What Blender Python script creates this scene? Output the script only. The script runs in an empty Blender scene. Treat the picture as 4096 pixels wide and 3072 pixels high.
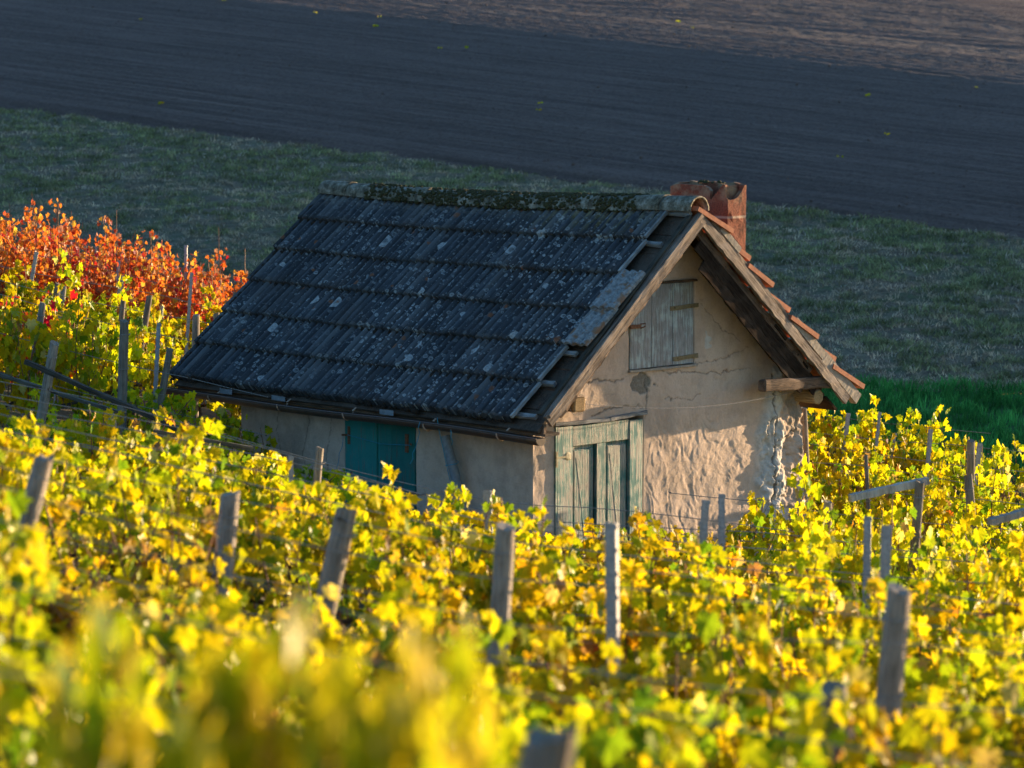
import bpy, math, random
import numpy as np
from mathutils import Vector, Matrix

random.seed(7)
RS = np.random.RandomState(11)
SC = bpy.context.scene
COL = SC.collection
R = math.radians

# ------------------------------------------------------------------ camera
F = 11450.0                                   # focal length in pixels of a 4096 wide frame (100 mm lens)
PIT = math.atan(1271 / F)
cP, sP = math.cos(PIT), math.sin(PIT)
cam_d = bpy.data.cameras.new('camera'); cam = bpy.data.objects.new('camera', cam_d); COL.objects.link(cam)
cam_d.sensor_width = 36.0; cam_d.lens = 36.0 * F / 4096
cam_d.clip_start = 0.1; cam_d.clip_end = 2000
cam.location = (0, 0, 0); cam.rotation_euler = (R(90) - PIT, 0, 0)
cam_d.dof.use_dof = True; cam_d.dof.focus_distance = 30.5; cam_d.dof.aperture_fstop = 2.7
cam_d.dof.aperture_blades = 9
SC.camera = cam

def P(px, py, D):
    """pixel of the 4096x3072 frame at forward distance D -> world point"""
    a = (px - 2048) / F; b = (1536 - py) / F
    y = cP + b * sP; z = -sP + b * cP
    return Vector((a * D / y, D, z * D / y))

# ------------------------------------------------------------------ noise
def _h(ix, iy, s):
    h = (ix.astype(np.int64) * 374761393 + iy.astype(np.int64) * 668265263 + s * 974711) & 0xffffffff
    h = ((h ^ (h >> 13)) * 1274126177) & 0xffffffff
    h = ((h ^ (h >> 16)) * 2246822519) & 0xffffffff
    return ((h ^ (h >> 15)) & 0xffffff) / float(0xffffff)
def vn(x, y, s=0):
    x = np.asarray(x, float); y = np.asarray(y, float)
    ix = np.floor(x); iy = np.floor(y); fx = x - ix; fy = y - iy
    fx = fx * fx * fx * (fx * (fx * 6 - 15) + 10); fy = fy * fy * fy * (fy * (fy * 6 - 15) + 10)
    a = _h(ix, iy, s); b = _h(ix + 1, iy, s); c = _h(ix, iy + 1, s); d = _h(ix + 1, iy + 1, s)
    return (a * (1 - fx) + b * fx) * (1 - fy) + (c * (1 - fx) + d * fx) * fy
def fbm(x, y, s=0, o=4):
    t = 0; a = .5
    for i in range(o):
        t = t + a * vn(np.asarray(x) * 2 ** i + 13.7 * i, np.asarray(y) * 2 ** i + 7.1 * i, s + i * 17); a *= .5
    return t / (1 - .5 ** o)
def sstep(a, b, x):
    t = np.clip((np.asarray(x, float) - a) / (b - a), 0, 1); return t * t * (3 - 2 * t)

# ------------------------------------------------------------------ materials
class Mt:
    def __init__(s, name, rough=.85, spec=.3):
        s.m = bpy.data.materials.new(name); s.m.use_nodes = True
        s.nt = s.m.node_tree; s.b = s.nt.nodes['Principled BSDF']
        s.b.inputs['Roughness'].default_value = rough
        s.b.inputs['Specular IOR Level'].default_value = spec
        s.tc = s.nt.nodes.new('ShaderNodeTexCoord')
    def n(s, t): return s.nt.nodes.new(t)
    def l(s, a, b): s.nt.links.new(a, b)
    def vec(s, src='Object', scale=(1, 1, 1), rot=(0, 0, 0)):
        mp = s.n('ShaderNodeMapping'); mp.inputs['Scale'].default_value = scale; mp.inputs['Rotation'].default_value = rot
        s.l(s.tc.outputs[src], mp.inputs['Vector']); return mp.outputs[0]
    def noise(s, v, scale, detail=4, rough=.55, dist=0):
        t = s.n('ShaderNodeTexNoise'); s.l(v, t.inputs['Vector'])
        t.inputs['Scale'].default_value = scale; t.inputs['Detail'].default_value = detail
        t.inputs['Roughness'].default_value = rough; t.inputs['Distortion'].default_value = dist
        return t.outputs[0]
    def vor(s, v, scale, feature='F1', rand=1):
        t = s.n('ShaderNodeTexVoronoi'); t.feature = feature; s.l(v, t.inputs['Vector'])
        t.inputs['Scale'].default_value = scale; t.inputs['Randomness'].default_value = rand
        return t
    def ramp(s, f, stops, interp='LINEAR'):
        r = s.n('ShaderNodeValToRGB'); s.l(f, r.inputs[0]); e = r.color_ramp.elements; r.color_ramp.interpolation = interp
        while len(e) < len(stops): e.new(.5)
        for i, (p, c) in enumerate(stops):
            e[i].position = p
            if not hasattr(c, '__len__'): c = (c, c, c)
            e[i].color = (c[0], c[1], c[2], 1)
        return r.outputs[0]
    def sock(s, inp, v):
        if hasattr(v, 'is_output'): s.l(v, inp)
        elif hasattr(v, '__len__'): inp.default_value = (v[0], v[1], v[2], 1)
        else: inp.default_value = v
    def mix(s, f, a, b, mode='MIX'):
        x = s.n('ShaderNodeMix'); x.data_type = 'RGBA'; x.blend_type = mode
        s.sock(x.inputs[0], f); s.sock(x.inputs[6], a); s.sock(x.inputs[7], b); return x.outputs[2]
    def math(s, op, a, b=0., c=None):
        x = s.n('ShaderNodeMath'); x.operation = op
        s.sock(x.inputs[0], a); s.sock(x.inputs[1], b)
        if c is not None: s.sock(x.inputs[2], c)
        return x.outputs[0]
    def attr(s, name):
        a = s.n('ShaderNodeAttribute'); a.attribute_name = name; return a
    def col(s, c): s.sock(s.b.inputs['Base Color'], c); return s
    def bump(s, h, strength=.5, dist=.01):
        b = s.n('ShaderNodeBump'); b.inputs['Strength'].default_value = strength; b.inputs['Distance'].default_value = dist
        s.l(h, b.inputs['Height']); s.l(b.outputs[0], s.b.inputs['Normal']); return s
MAT = {}

def wood(name, c0, c1, c2, axis=2, sc=1., rough=.85, bumpd=.006, knots=True):
    m = Mt(name, rough, 0. if name == 'eave_shade_wood' else .15)
    s = [14, 14, 14]; s[axis] = .9
    v = m.vec('Object', s)
    n1 = m.noise(v, 2.2 * sc, 5, .65, .6)
    n2 = m.noise(v, 9 * sc, 3, .6)
    n3 = m.noise(m.vec('Object'), 3.5, 4)
    c = m.ramp(n1, [(.25, c0), (.5, c1), (.75, c2)])
    c = m.mix(m.ramp(n2, [(.35, .75), (.55, 0)]), c, [x * .35 for x in c0])
    c = m.mix(m.ramp(n3, [(.45, 0.), (.75, .6)]), c, [x * 1.25 for x in c2])
    oi = m.n('ShaderNodeObjectInfo')
    hs = m.n('ShaderNodeHueSaturation'); m.l(c, hs.inputs['Color'])
    m.l(m.math('MULTIPLY_ADD', oi.outputs['Random'], .6, .7), hs.inputs['Value'])
    m.col(hs.outputs[0]); h = m.math('ADD', n1, m.math('MULTIPLY', n2, .5)); m.bump(h, .8, bumpd)
    MAT[name] = m.m; return m
wood('post_wood', (.13, .10, .075), (.23, .19, .15), (.34, .30, .25), 2)
wood('dark_wood', (.035, .026, .02), (.06, .045, .034), (.09, .07, .055), 0)
wood('eave_shade_wood', (.018, .013, .010), (.032, .024, .018), (.055, .042, .032), 0)  # near-black wood, shade under the right eave put into its colour
wood('barge_wood', (.09, .066, .052), (.19, .148, .118), (.29, .24, .20), 0, bumpd=.012)
wood('grey_wood', (.17, .15, .125), (.30, .27, .235), (.42, .39, .35), 2)
wood('pale_wood', (.15, .15, .145), (.23, .23, .225), (.32, .32, .31), 0)
wood('rail_wood', (.035, .031, .024), (.065, .058, .045), (.11, .10, .08), 0)
wood('beam_wood', (.06, .04, .027), (.12, .08, .055), (.19, .13, .09), 0, bumpd=.01)
wood('end_wood', (.2, .13, .06), (.33, .22, .11), (.42, .3, .16), 1)

def paintwood(name, pc, pc2, wc, wear=.5, axis=2):
    m = Mt(name, .7)
    s = [22, 22, 22]; s[axis] = 1.2
    v = m.vec('Object', s)
    n1 = m.noise(v, 2.5, 6, .7, .4); n2 = m.noise(m.vec('Object'), 5, 5, .6)
    n3 = m.noise(v, 8, 3)
    wd = m.ramp(n3, [(.3, [x * .45 for x in wc]), (.6, wc)])
    pt = m.ramp(n2, [(.3, pc), (.7, pc2)])
    f = m.math('ADD', m.math('MULTIPLY', n1, .7), m.math('MULTIPLY', n2, .5))
    fm = m.ramp(f, [(wear - .05, 0.), (wear + .04, 1.)])
    oi = m.n('ShaderNodeObjectInfo'); hs = m.n('ShaderNodeHueSaturation'); m.l(m.mix(fm, pt, wd), hs.inputs['Color']); m.l(m.math('MULTIPLY_ADD', oi.outputs['Random'], .45, .75), hs.inputs['Value'])
    m.col(hs.outputs[0]); m.bump(m.math('ADD', n1, fm), .6, .004)
    MAT[name] = m.m
paintwood('green_door_paint', (.035, .135, .12), (.085, .21, .185), (.33, .31, .255), .605)
paintwood('shutter_wood', (.36, .425, .42), (.29, .345, .345), (.25, .25, .245), .57)
paintwood('teal_paint', (.012, .15, .14), (.020, .21, .19), (.09, .17, .155), .68)

def plain(name, c, rough=.6, metal=0., ns=30, var=.3, c2=None, bd=.002, spec=.3):
    m = Mt(name, rough, spec); m.b.inputs['Metallic'].default_value = metal
    n1 = m.noise(m.vec('Object'), ns, 5, .6)
    c2 = c2 or [x * (1 - var) for x in c]
    m.col(m.ramp(n1, [(.35, c2), (.65, c)])); m.bump(n1, .5, bd); MAT[name] = m.m
plain('galvanised', (.34, .35, .36), .5, .0, 40, .35, spec=.5)
plain('wire_steel', (.30, .28, .26), .5, .0, 60, .5)
plain('gutter_brown', (.085, .05, .035), .42, 0, 14, .5, (.05, .032, .026), spec=.5)
plain('rust', (.22, .10, .05), .8, 0, 50, .6)
plain('bracket_paint', (.55, .40, .30), .7, 0, 40, .5, (.2, .13, .1))
plain('pipe_grey', (.20, .23, .25), .6, 0, 25, .3)
plain('twine', (.03, .28, .42), .8, 0, 60, .3)
plain('mortar', (.36, .31, .25), .95, 0, 28, .35, bd=.01)
plain('cane', (.26, .12, .06), .7, 0, 60, .5)
plain('vine_trunk', (.09, .06, .04), .95, 0, 60, .5, bd=.01)
plain('moss', (.028, .018, .011), 1, 0, 50, .6, bd=.01)
plain('moss_green', (.055, .052, .02), 1, 0, 50, .6, bd=.01)
plain('dry_stem', (.30, .17, .085), .9, 0, 50, .4)
plain('yellow_metal', (.42, .40, .24), .6, 0, 60, .4, (.22, .15, .08))
plain('hinge_olive', (.20, .17, .09), .6, 0, 60, .5, (.12, .08, .04))
plain('red_tile', (.42, .15, .07), .8, 0, 22, .45, (.27, .09, .05), bd=.004)
plain('dark_void', (.02, .017, .015), 1, 0, 10, .3)

# -- leaves
m = Mt('vine_leaf')
a = m.attr('leaf_colour')
oi = m.n('ShaderNodeObjectInfo')
hs = m.n('ShaderNodeHueSaturation'); m.l(a.outputs['Color'], hs.inputs['Color'])
m.l(m.math('MULTIPLY_ADD', oi.outputs['Random'], .035, .4825), hs.inputs['Hue'])
m.l(m.math('MULTIPLY_ADD', oi.outputs['Random'], .25, .88), hs.inputs['Value'])
df = m.n('ShaderNodeBsdfDiffuse'); tr = m.n('ShaderNodeBsdfTranslucent'); gl = m.n('ShaderNodeBsdfGlossy')
gl.inputs['Roughness'].default_value = .55; gl.inputs['Color'].default_value = (.9, .9, .9, 1)
m.l(hs.outputs[0], df.inputs['Color'])
gm = m.n('ShaderNodeGamma'); gm.inputs['Gamma'].default_value = 1.15; m.l(hs.outputs[0], gm.inputs['Color'])
m.l(gm.outputs[0], tr.inputs['Color'])
mx = m.n('ShaderNodeMixShader'); mx.inputs[0].default_value = .56; m.l(df.outputs[0], mx.inputs[1]); m.l(tr.outputs[0], mx.inputs[2])
fr = m.n('ShaderNodeFresnel'); fr.inputs['IOR'].default_value = 1.4
m2 = m.n('ShaderNodeMixShader'); m.l(m.math('MULTIPLY', fr.outputs[0], .07), m2.inputs[0]); m.l(mx.outputs[0], m2.inputs[1]); m.l(gl.outputs[0], m2.inputs[2])
m.l(m2.outputs[0], m.nt.nodes['Material Output'].inputs['Surface'])
MAT['vine_leaf'] = m.m
# -- grass blades
m = Mt('grass_blade')
a = m.attr('leaf_colour')
df = m.n('ShaderNodeBsdfDiffuse'); tr = m.n('ShaderNodeBsdfTranslucent')
m.l(a.outputs['Color'], df.inputs['Color']); m.l(a.outputs['Color'], tr.inputs['Color'])
mx = m.n('ShaderNodeMixShader'); mx.inputs[0].default_value = .35; m.l(df.outputs[0], mx.inputs[1]); m.l(tr.outputs[0], mx.inputs[2])
m.l(mx.outputs[0], m.nt.nodes['Material Output'].inputs['Surface'])
MAT['grass_blade'] = m.m

# -- soils
m = Mt('vineyard_soil', .95)
n1 = m.noise(m.vec('Object'), 1.3, 8, .65); n2 = m.noise(m.vec('Object'), 18, 6, .7)
c = m.ramp(n1, [(.35, (.10, .075, .05)), (.55, (.13, .11, .05)), (.7, (.10, .12, .035))])
m.col(m.mix(m.ramp(n2, [(.4, .6), (.6, 0)]), c, (.06, .045, .03))); m.bump(n2, 1, .05); MAT['vineyard_soil'] = m.m

m = Mt('strip_soil', .95)
n2 = m.noise(m.vec('Object'), 9, 6, .7)
m.col(m.ramp(n2, [(.35, (.03, .09, .03)), (.65, (.06, .15, .045))])); m.bump(n2, 1, .05); MAT['strip_soil'] = m.m

m = Mt('meadow_soil', .95)
v = m.vec('Object', (1, 1.6, 1)); n1 = m.noise(v, .8, 6, .65); n2 = m.noise(v, 6, 6, .7); n3 = m.noise(v, 2.4, 5, .6)
c = m.ramp(n3, [(.36, (.15, .115, .085)), (.5, (.20, .165, .115)), (.62, (.10, .12, .055))])
c = m.mix(m.ramp(n1, [(.45, 0.), (.65, .7)]), c, (.11, .13, .07))
m.col(m.mix(m.ramp(n2, [(.36, .7), (.55, 0)]), c, (.045, .038, .028))); m.bump(n2, 1, .08); MAT['meadow_soil'] = m.m

m = Mt('field_soil', .95)
FR = math.atan2(-.70, 1.0)
v = m.vec('Object', (1, 1, 1), (0, 0, -FR))
sp = m.vec('Object', (1, 1, 1), (0, 0, -FR))
mp2 = m.n('ShaderNodeMapping'); mp2.inputs['Scale'].default_value = (.05, 3.2, 1); m.l(v, mp2.inputs[0])
mp3 = m.n('ShaderNodeMapping'); mp3.inputs['Scale'].default_value = (.12, 4.6, 1); m.l(v, mp3.inputs[0])
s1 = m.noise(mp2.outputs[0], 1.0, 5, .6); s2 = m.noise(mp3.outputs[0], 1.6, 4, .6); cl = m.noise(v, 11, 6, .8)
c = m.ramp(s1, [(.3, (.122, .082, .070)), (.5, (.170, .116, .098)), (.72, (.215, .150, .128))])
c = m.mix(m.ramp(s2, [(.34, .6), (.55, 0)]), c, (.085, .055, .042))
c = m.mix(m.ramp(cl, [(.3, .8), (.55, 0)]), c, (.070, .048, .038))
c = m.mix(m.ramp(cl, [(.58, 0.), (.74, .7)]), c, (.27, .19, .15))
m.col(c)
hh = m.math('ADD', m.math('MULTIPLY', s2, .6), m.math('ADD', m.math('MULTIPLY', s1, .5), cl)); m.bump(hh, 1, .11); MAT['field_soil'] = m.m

# -- plaster: mask attribute r = white lime, g = grey cement, b = dark crack and shade painted into recesses, a unused
def plaster(name, base, dark):
    m = Mt(name, .95)
    a = m.attr('mask'); sx = m.n('ShaderNodeSeparateColor'); m.l(a.outputs['Color'], sx.inputs[0])
    v = m.vec('Object'); n1 = m.noise(v, 2.2, 6, .6); n2 = m.noise(v, 55, 4, .7); n3 = m.noise(v, 9, 6, .65)
    c = m.ramp(n1, [(.3, dark), (.62, base)])
    c = m.mix(m.ramp(n3, [(.3, .5), (.5, 0)]), c, [x * .72 for x in dark])
    c = m.mix(m.ramp(n3, [(.6, 0.), (.78, .35)]), c, [min(1, x * 1.3) for x in base])
    n4 = m.noise(m.vec('Object', (1, 1, .55)), 1.5, 7, .7); c = m.mix(m.ramp(n4, [(.34, .55), (.50, 0)]), c, [x * .62 for x in dark]); c = m.mix(m.ramp(n4, [(.55, 0.), (.72, .4)]), c, [min(1, x * 1.18 + .04) for x in base])
    wl = m.ramp(n3, [(.3, (.36, .33, .29)), (.65, (.56, .53, .48))])
    c = m.mix(sx.outputs[0], c, wl)
    cg = m.ramp(n2, [(.35, (.13, .11, .085)), (.65, (.24, .21, .17))])
    c = m.mix(sx.outputs[1], c, cg)
    c = m.mix(sx.outputs[2], c, (.05, .036, .026))
    c = m.mix(m.ramp(n2, [(.3, .25), (.5, 0)]), c, [x * .5 for x in dark])
    m.col(c); m.bump(m.math('ADD', n2, m.math('MULTIPLY', n3, 1.5)), .55, .008); MAT[name] = m.m
plaster('tan_plaster', (.55, .42, .325), (.45, .34, .255))
plaster('grey_plaster', (.36, .27, .195), (.27, .20, .145))

# -- roof slate with lichen, uv in metres (x along the eave, y down the slope)
m = Mt('weathered_tile', .8)
uv = m.vec('UV'); st = m.vec('UV', (9, 1.1, 1))
n1 = m.noise(st, 2.0, 6, .65); n2 = m.noise(uv, 1.6, 4, .6); n3 = m.noise(uv, 45, 4, .6)
c = m.ramp(n1, [(.28, (.013, .0155, .019)), (.48, (.032, .038, .046)), (.68, (.078, .088, .098))])
fl = m.n('ShaderNodeVectorMath'); fl.operation = 'DIVIDE'; m.l(uv, fl.inputs[0]); fl.inputs[1].default_value = (.0985, .452, 1)
fl2 = m.n('ShaderNodeVectorMath'); fl2.operation = 'FLOOR'; m.l(fl.outputs[0], fl2.inputs[0])
wno = m.n('ShaderNodeTexWhiteNoise'); wno.noise_dimensions = '2D'; m.l(fl2.outputs[0], wno.inputs['Vector'])
c = m.mix(m.ramp(wno.outputs[0], [(.0, .55), (.45, 0.)]), c, (.018, .018, .019)); c = m.mix(m.ramp(wno.outputs[0], [(.68, 0.), (1., .75)]), c, (.10, .104, .106))
frs = m.n('ShaderNodeVectorMath'); frs.operation = 'FRACTION'; m.l(fl.outputs[0], frs.inputs[0]); fsx = m.n('ShaderNodeSeparateXYZ'); m.l(frs.outputs[0], fsx.inputs[0])
c = m.mix(m.math('MULTIPLY', m.ramp(fsx.outputs[0], [(.0, .95), (.13, .6), (.26, 0.), (.82, 0.), (1., .95)]), m.ramp(m.noise(st, 1.3, 3), [(.36, .3), (.56, 1.)])), c, (.008, .0075, .007))
c = m.mix(m.ramp(n2, [(.5, 0.), (.72, .5)]), c, (.055, .045, .04))
def lichen(scale, th, r0, r1, ring, colr, c, seedrot, dens=None):
    vv = m.n('ShaderNodeMapping'); vv.inputs['Location'].default_value = (seedrot, seedrot * 1.7, 0); vv.inputs['Scale'].default_value = (1, .72, 1)
    wn = m.n('ShaderNodeTexNoise'); m.l(uv, wn.inputs['Vector']); wn.inputs['Scale'].default_value = scale * 1.3; wn.inputs['Detail'].default_value = 4
    va = m.n('ShaderNodeVectorMath'); va.operation = 'MULTIPLY_ADD'; m.l(wn.outputs[1], va.inputs[0])
    va.inputs[1].default_value = (.45 / scale, .45 / scale, 0); m.l(uv, va.inputs[2]); m.l(va.outputs[0], vv.inputs[0])
    t = m.vor(vv.outputs[0], scale)
    sc_ = m.n('ShaderNodeSeparateColor'); m.l(t.outputs['Color'], sc_.inputs[0])
    rad = m.math('MULTIPLY_ADD', sc_.outputs[0], r1 - r0, r0)
    q = m.math('DIVIDE', t.outputs['Distance'], rad)
    inside = m.math('LESS_THAN', q, 1.0)
    if ring: core = m.ramp(q, [(0., .25), (.45, .3), (.62, .9), (.95, 1.)])
    else: core = m.ramp(q, [(0., 1.), (.8, .85), (1., .4)])
    on = m.math('GREATER_THAN', sc_.outputs[1], th)
    f = m.math('MULTIPLY', m.math('MULTIPLY', inside, on), core)
    if dens is not None: f = m.math('MULTIPLY', f, dens)
    f = m.math('MULTIPLY', f, m.ramp(n3, [(.3, .35), (.55, 1.)]))
    return m.mix(f, c, colr)
du = m.n('ShaderNodeSeparateXYZ'); m.l(uv, du.inputs[0])
dens = m.ramp(m.math('MULTIPLY_ADD', du.outputs[0], -.035, m.math('ADD', m.noise(uv, .9, 3), .07)), [(.36, .12), (.56, 1.)])
c = lichen(21, .46, .2, .42, True, (.27, .29, .29), c, 0, dens)
c = lichen(40, .58, .2, .42, False, (.24, .255, .255), c, 3.3, dens)
c = lichen(6.5, .90, .2, .42, True, (.30, .315, .31), c, 8.1)
c = lichen(11, .90, .15, .32, False, (.17, .06, .022), c, 14.2)
c = lichen(80, .86, .2, .4, False, (.14, .145, .14), c, 5.2)
# yellow lichen near the ridge, at the front end
yl = m.math('MULTIPLY', m.ramp(du.outputs[1], [(.18, 1.), (.50, 0.)]), m.ramp(m.math('MULTIPLY_ADD', du.outputs[0], .25, 0.), [(.05, .5), (.2, 1.), (.55, .0)]))
yl = m.math('MULTIPLY', yl, m.ramp(m.noise(st, 3.2, 5), [(.48, 0.), (.62, .7)]))
c = m.mix(yl, c, (.20, .15, .03))
wl = m.math('MULTIPLY', m.ramp(du.outputs[0], [(.94, 0.), (1., 1.)]), 0.)
top = m.math('MULTIPLY', m.ramp(du.outputs[1], [(.05, 1.), (.32, 0.)]), m.ramp(m.noise(uv, 16, 5, .65), [(.42, 0.), (.6, .75)]))
c = m.mix(top, c, (.17, .165, .145))
m.col(c); m.bump(m.math('ADD', n1, n3), .6, .006); MAT['weathered_tile'] = m.m

m = Mt('pale_tile', .85)
v = m.vec('Object'); n1 = m.noise(v, 30, 5, .65); n2 = m.noise(v, 9, 5, .6)
c = m.ramp(n1, [(.35, (.10, .105, .105)), (.6, (.25, .26, .26))])
m.col(m.mix(m.ramp(n2, [(.52, 0.), (.62, .85)]), c, (.20, .10, .045))); m.bump(n1, .5, .005); MAT['pale_tile'] = m.m

m = Mt('ridge_concrete', .95)
v = m.vec('Object'); n1 = m.noise(v, 12, 6, .65); n2 = m.noise(v, 45, 4, .7)
c = m.ramp(n1, [(.38, (.06, .054, .038)), (.52, (.16, .148, .11)), (.66, (.29, .275, .23))])
m.col(m.mix(m.ramp(n2, [(.34, .8), (.5, 0)]), c, (.035, .032, .02))); m.bump(m.math('ADD', n1, n2), .8, .012); MAT['ridge_concrete'] = m.m

m = Mt('chimney_brick', .95)
v = m.vec('Object'); n1 = m.noise(v, 7, 6, .65); n2 = m.noise(v, 60, 5, .75); sz = m.n('ShaderNodeSeparateXYZ'); m.l(v, sz.inputs[0])
c = m.ramp(n2, [(.35, (.09, .03, .02)), (.6, (.25, .078, .042))])
c = m.mix(m.ramp(n1, [(.5, 0.), (.66, .35)]), c, (.28, .14, .11))
jt = m.ramp(m.math('ABSOLUTE', m.math('SUBTRACT', sz.outputs[2], 3.79)), [(.006, .75), (.016, 0.)])
c = m.mix(jt, c, (.42, .35, .28))
tp = m.math('MULTIPLY', m.ramp(m.math('SUBTRACT', sz.outputs[2], 3.1), [(.80, 0.), (.95, 1.)]), m.ramp(n1, [(.42, 0.), (.6, .8)]))
c = m.mix(tp, c, (.30, .24, .15))
m.col(c); m.bump(m.math('ADD', n2, n1), 1, .018); MAT['chimney_brick'] = m.m

# ------------------------------------------------------------------ object helpers
def link(o, parent=None):
    COL.objects.link(o)
    if parent is not None: o.parent = parent
    return o
def empty(name, loc=(0, 0, 0), rz=0.):
    o = bpy.data.objects.new(name, None); o.empty_display_size = .2
    o.location = loc; o.rotation_euler = (0, 0, rz); return link(o)
def tag(o, label=None, cat=None, group=None, kind=None):
    if label: o['label'] = label
    if cat: o['category'] = cat
    if group: o['group'] = group
    if kind: o['kind'] = kind
    return o
def np_mesh(name, V, F3, mat, colr=None, smooth=False, cname='leaf_colour', uv=None):
    """triangles or quads in one numpy array -> mesh"""
    V = np.ascontiguousarray(V, dtype=np.float32); F3 = np.ascontiguousarray(F3, dtype=np.int32)
    k = F3.shape[1]; me = bpy.data.meshes.new(name)
    me.vertices.add(len(V)); me.vertices.foreach_set('co', V.ravel())
    me.loops.add(F3.size); me.loops.foreach_set('vertex_index', F3.ravel())
    me.polygons.add(len(F3)); me.polygons.foreach_set('loop_start', np.arange(0, F3.size, k, dtype=np.int32))
    me.polygons.foreach_set('use_smooth', np.full(len(F3), smooth))
    me.update(calc_edges=True)
    if colr is not None:
        at = me.color_attributes.new(cname, 'FLOAT_COLOR', 'POINT')
        c4 = np.ones((len(V), 4), np.float32); c4[:, :3] = colr; at.data.foreach_set('color', c4.ravel())
    if uv is not None:
        ul = me.uv_layers.new(name='UVMap'); ul.data.foreach_set('uv', np.ascontiguousarray(uv[F3.ravel()], dtype=np.float32).ravel())
    me.materials.append(MAT[mat]); return me
def obj(name, me, parent=None): return link(bpy.data.objects.new(name, me), parent)
def gridfaces(nx, ny, off=0):
    i = np.arange(nx - 1)[None, :] + np.arange(ny - 1)[:, None] * nx
    i = i.ravel() + off
    return np.stack([i, i + 1, i + 1 + nx, i + nx], 1)

GRAIN = ('barge_wood', 'eave_shade_wood', 'dark_wood', 'beam_wood', 'pale_wood', 'rail_wood', 'grey_wood')
class MB:
    def __init__(s): s.v = []; s.f = []; s.nbeam = 0; s.frame = None
    def add(s, vs, fs):
        o = len(s.v); s.v += [tuple(p) for p in vs]; s.f += [tuple(i + o for i in f) for f in fs]
    def box(s, lo, hi, j=0.):
        vs = [(lo[0] if i & 1 == 0 else hi[0], lo[1] if i & 2 == 0 else hi[1], lo[2] if i & 4 == 0 else hi[2]) for i in range(8)]
        vs = [tuple(c + random.uniform(-j, j) for c in p) for p in vs]
        s.add(vs, [(0, 2, 3, 1), (4, 5, 7, 6), (0, 1, 5, 4), (2, 6, 7, 3), (0, 4, 6, 2), (1, 3, 7, 5)])
    def beam(s, p0, p1, up, w, h, seg=1, jit=0., cut=0., taper=1.):
        """box from p0 to p1: w across (side), h along up; optional wobble of its edges"""
        p0 = Vector(p0); p1 = Vector(p1); d = (p1 - p0); L = d.length; d /= L
        up = Vector(up); side = d.cross(up).normalized(); up = side.cross(d).normalized(); s.nbeam += 1
        s.frame = Matrix((( d.x, side.x, up.x, p0.x), (d.y, side.y, up.y, p0.y), (d.z, side.z, up.z, p0.z), (0, 0, 0, 1)))
        vs = []; fs = []
        for i in range(seg + 1):
            t = i / seg; c = p0.lerp(p1, t); k = 1 + (taper - 1) * t
            for q, (a, b) in enumerate(((-1, -1), (1, -1), (1, 1), (-1, 1))):
                e = cut * b * .5 if i in (0, seg) else 0
                vs.append(c + side * (a * w * k / 2 + random.uniform(-jit, jit)) + up * (b * h * k / 2 + random.uniform(-jit, jit)) + d * e * (1 if i else -1))
        for i in range(seg):
            for q in range(4):
                a = i * 4 + q; b = i * 4 + (q + 1) % 4; fs.append((a, b, b + 4, a + 4))
        fs += [(3, 2, 1, 0), tuple(seg * 4 + q for q in range(4))]
        s.add(vs, fs)
    def tube(s, pts, r, n=6, cap=True, r1=None):
        pts = [Vector(p) for p in pts]; N = len(pts); vs = []; fs = []
        for i, p in enumerate(pts):
            t = (pts[min(i + 1, N - 1)] - pts[max(i - 1, 0)]).normalized()
            a = t.cross(Vector((0, 0, 1)));
            if a.length < .1: a = t.cross(Vector((1, 0, 0)))
            a.normalize(); b = t.cross(a)
            rr = r if r1 is None else r + (r1 - r) * i / max(1, N - 1)
            for k in range(n):
                an = 2 * math.pi * k / n; vs.append(p + a * (rr * math.cos(an)) + b * (rr * math.sin(an)))
        for i in range(N - 1):
            for k in range(n):
                a = i * n + k; b = i * n + (k + 1) % n; fs.append((a, b, b + n, a + n))
        if cap: fs += [tuple(reversed(range(n))), tuple((N - 1) * n + k for k in range(n))]
        s.add(vs, fs)
    def lump(s, c, rx, ry, rz, frame=None):
        """small low rounded lump (8 x 3 dome) with an uneven outline"""
        vs = []; fs = []; n = 8
        X, Y, Z = frame or (Vector((1, 0, 0)), Vector((0, 1, 0)), Vector((0, 0, 1)))
        c = Vector(c)
        for j, (k, h) in enumerate(((1, -.15), (.86, .5), (.5, .88))):
            for i in range(n):
                an = 2 * math.pi * i / n; w = k * random.uniform(.78, 1.15)
                vs.append(c + X * (rx * w * math.cos(an)) + Y * (ry * w * math.sin(an)) + Z * (rz * h * random.uniform(.8, 1.15)))
        vs.append(c + Z * rz)
        for j in range(2):
            for i in range(n):
                a = j * n + i; b = j * n + (i + 1) % n; fs.append((a, b, b + n, a + n))
        for i in range(n): fs.append((2 * n + i, 2 * n + (i + 1) % n, 3 * n))
        s.add(vs, fs)
    def mesh(s, name, mat, smooth=False):
        me = bpy.data.meshes.new(name); me.from_pydata(s.v, [], s.f); me.update()
        if smooth: me.polygons.foreach_set('use_smooth', [True] * len(me.polygons))
        me.materials.append(MAT[mat]); return me
    def build(s, name, mat, parent=None, smooth=False):
        o = obj(name, s.mesh(name, mat, smooth), parent)
        fr_ = getattr(s, 'frame', None)
        if fr_ and s.nbeam == 1 and mat in GRAIN:      # give a single beam its own axes, so that the grain runs along it
            o.data.transform(fr_.inverted()); o.matrix_local = fr_
        return o
def bevel(o, w=.004, seg=1):
    b = o.modifiers.new('bevel', 'BEVEL'); b.width = w; b.segments = seg; b.limit_method = 'ANGLE'; return o

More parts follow.
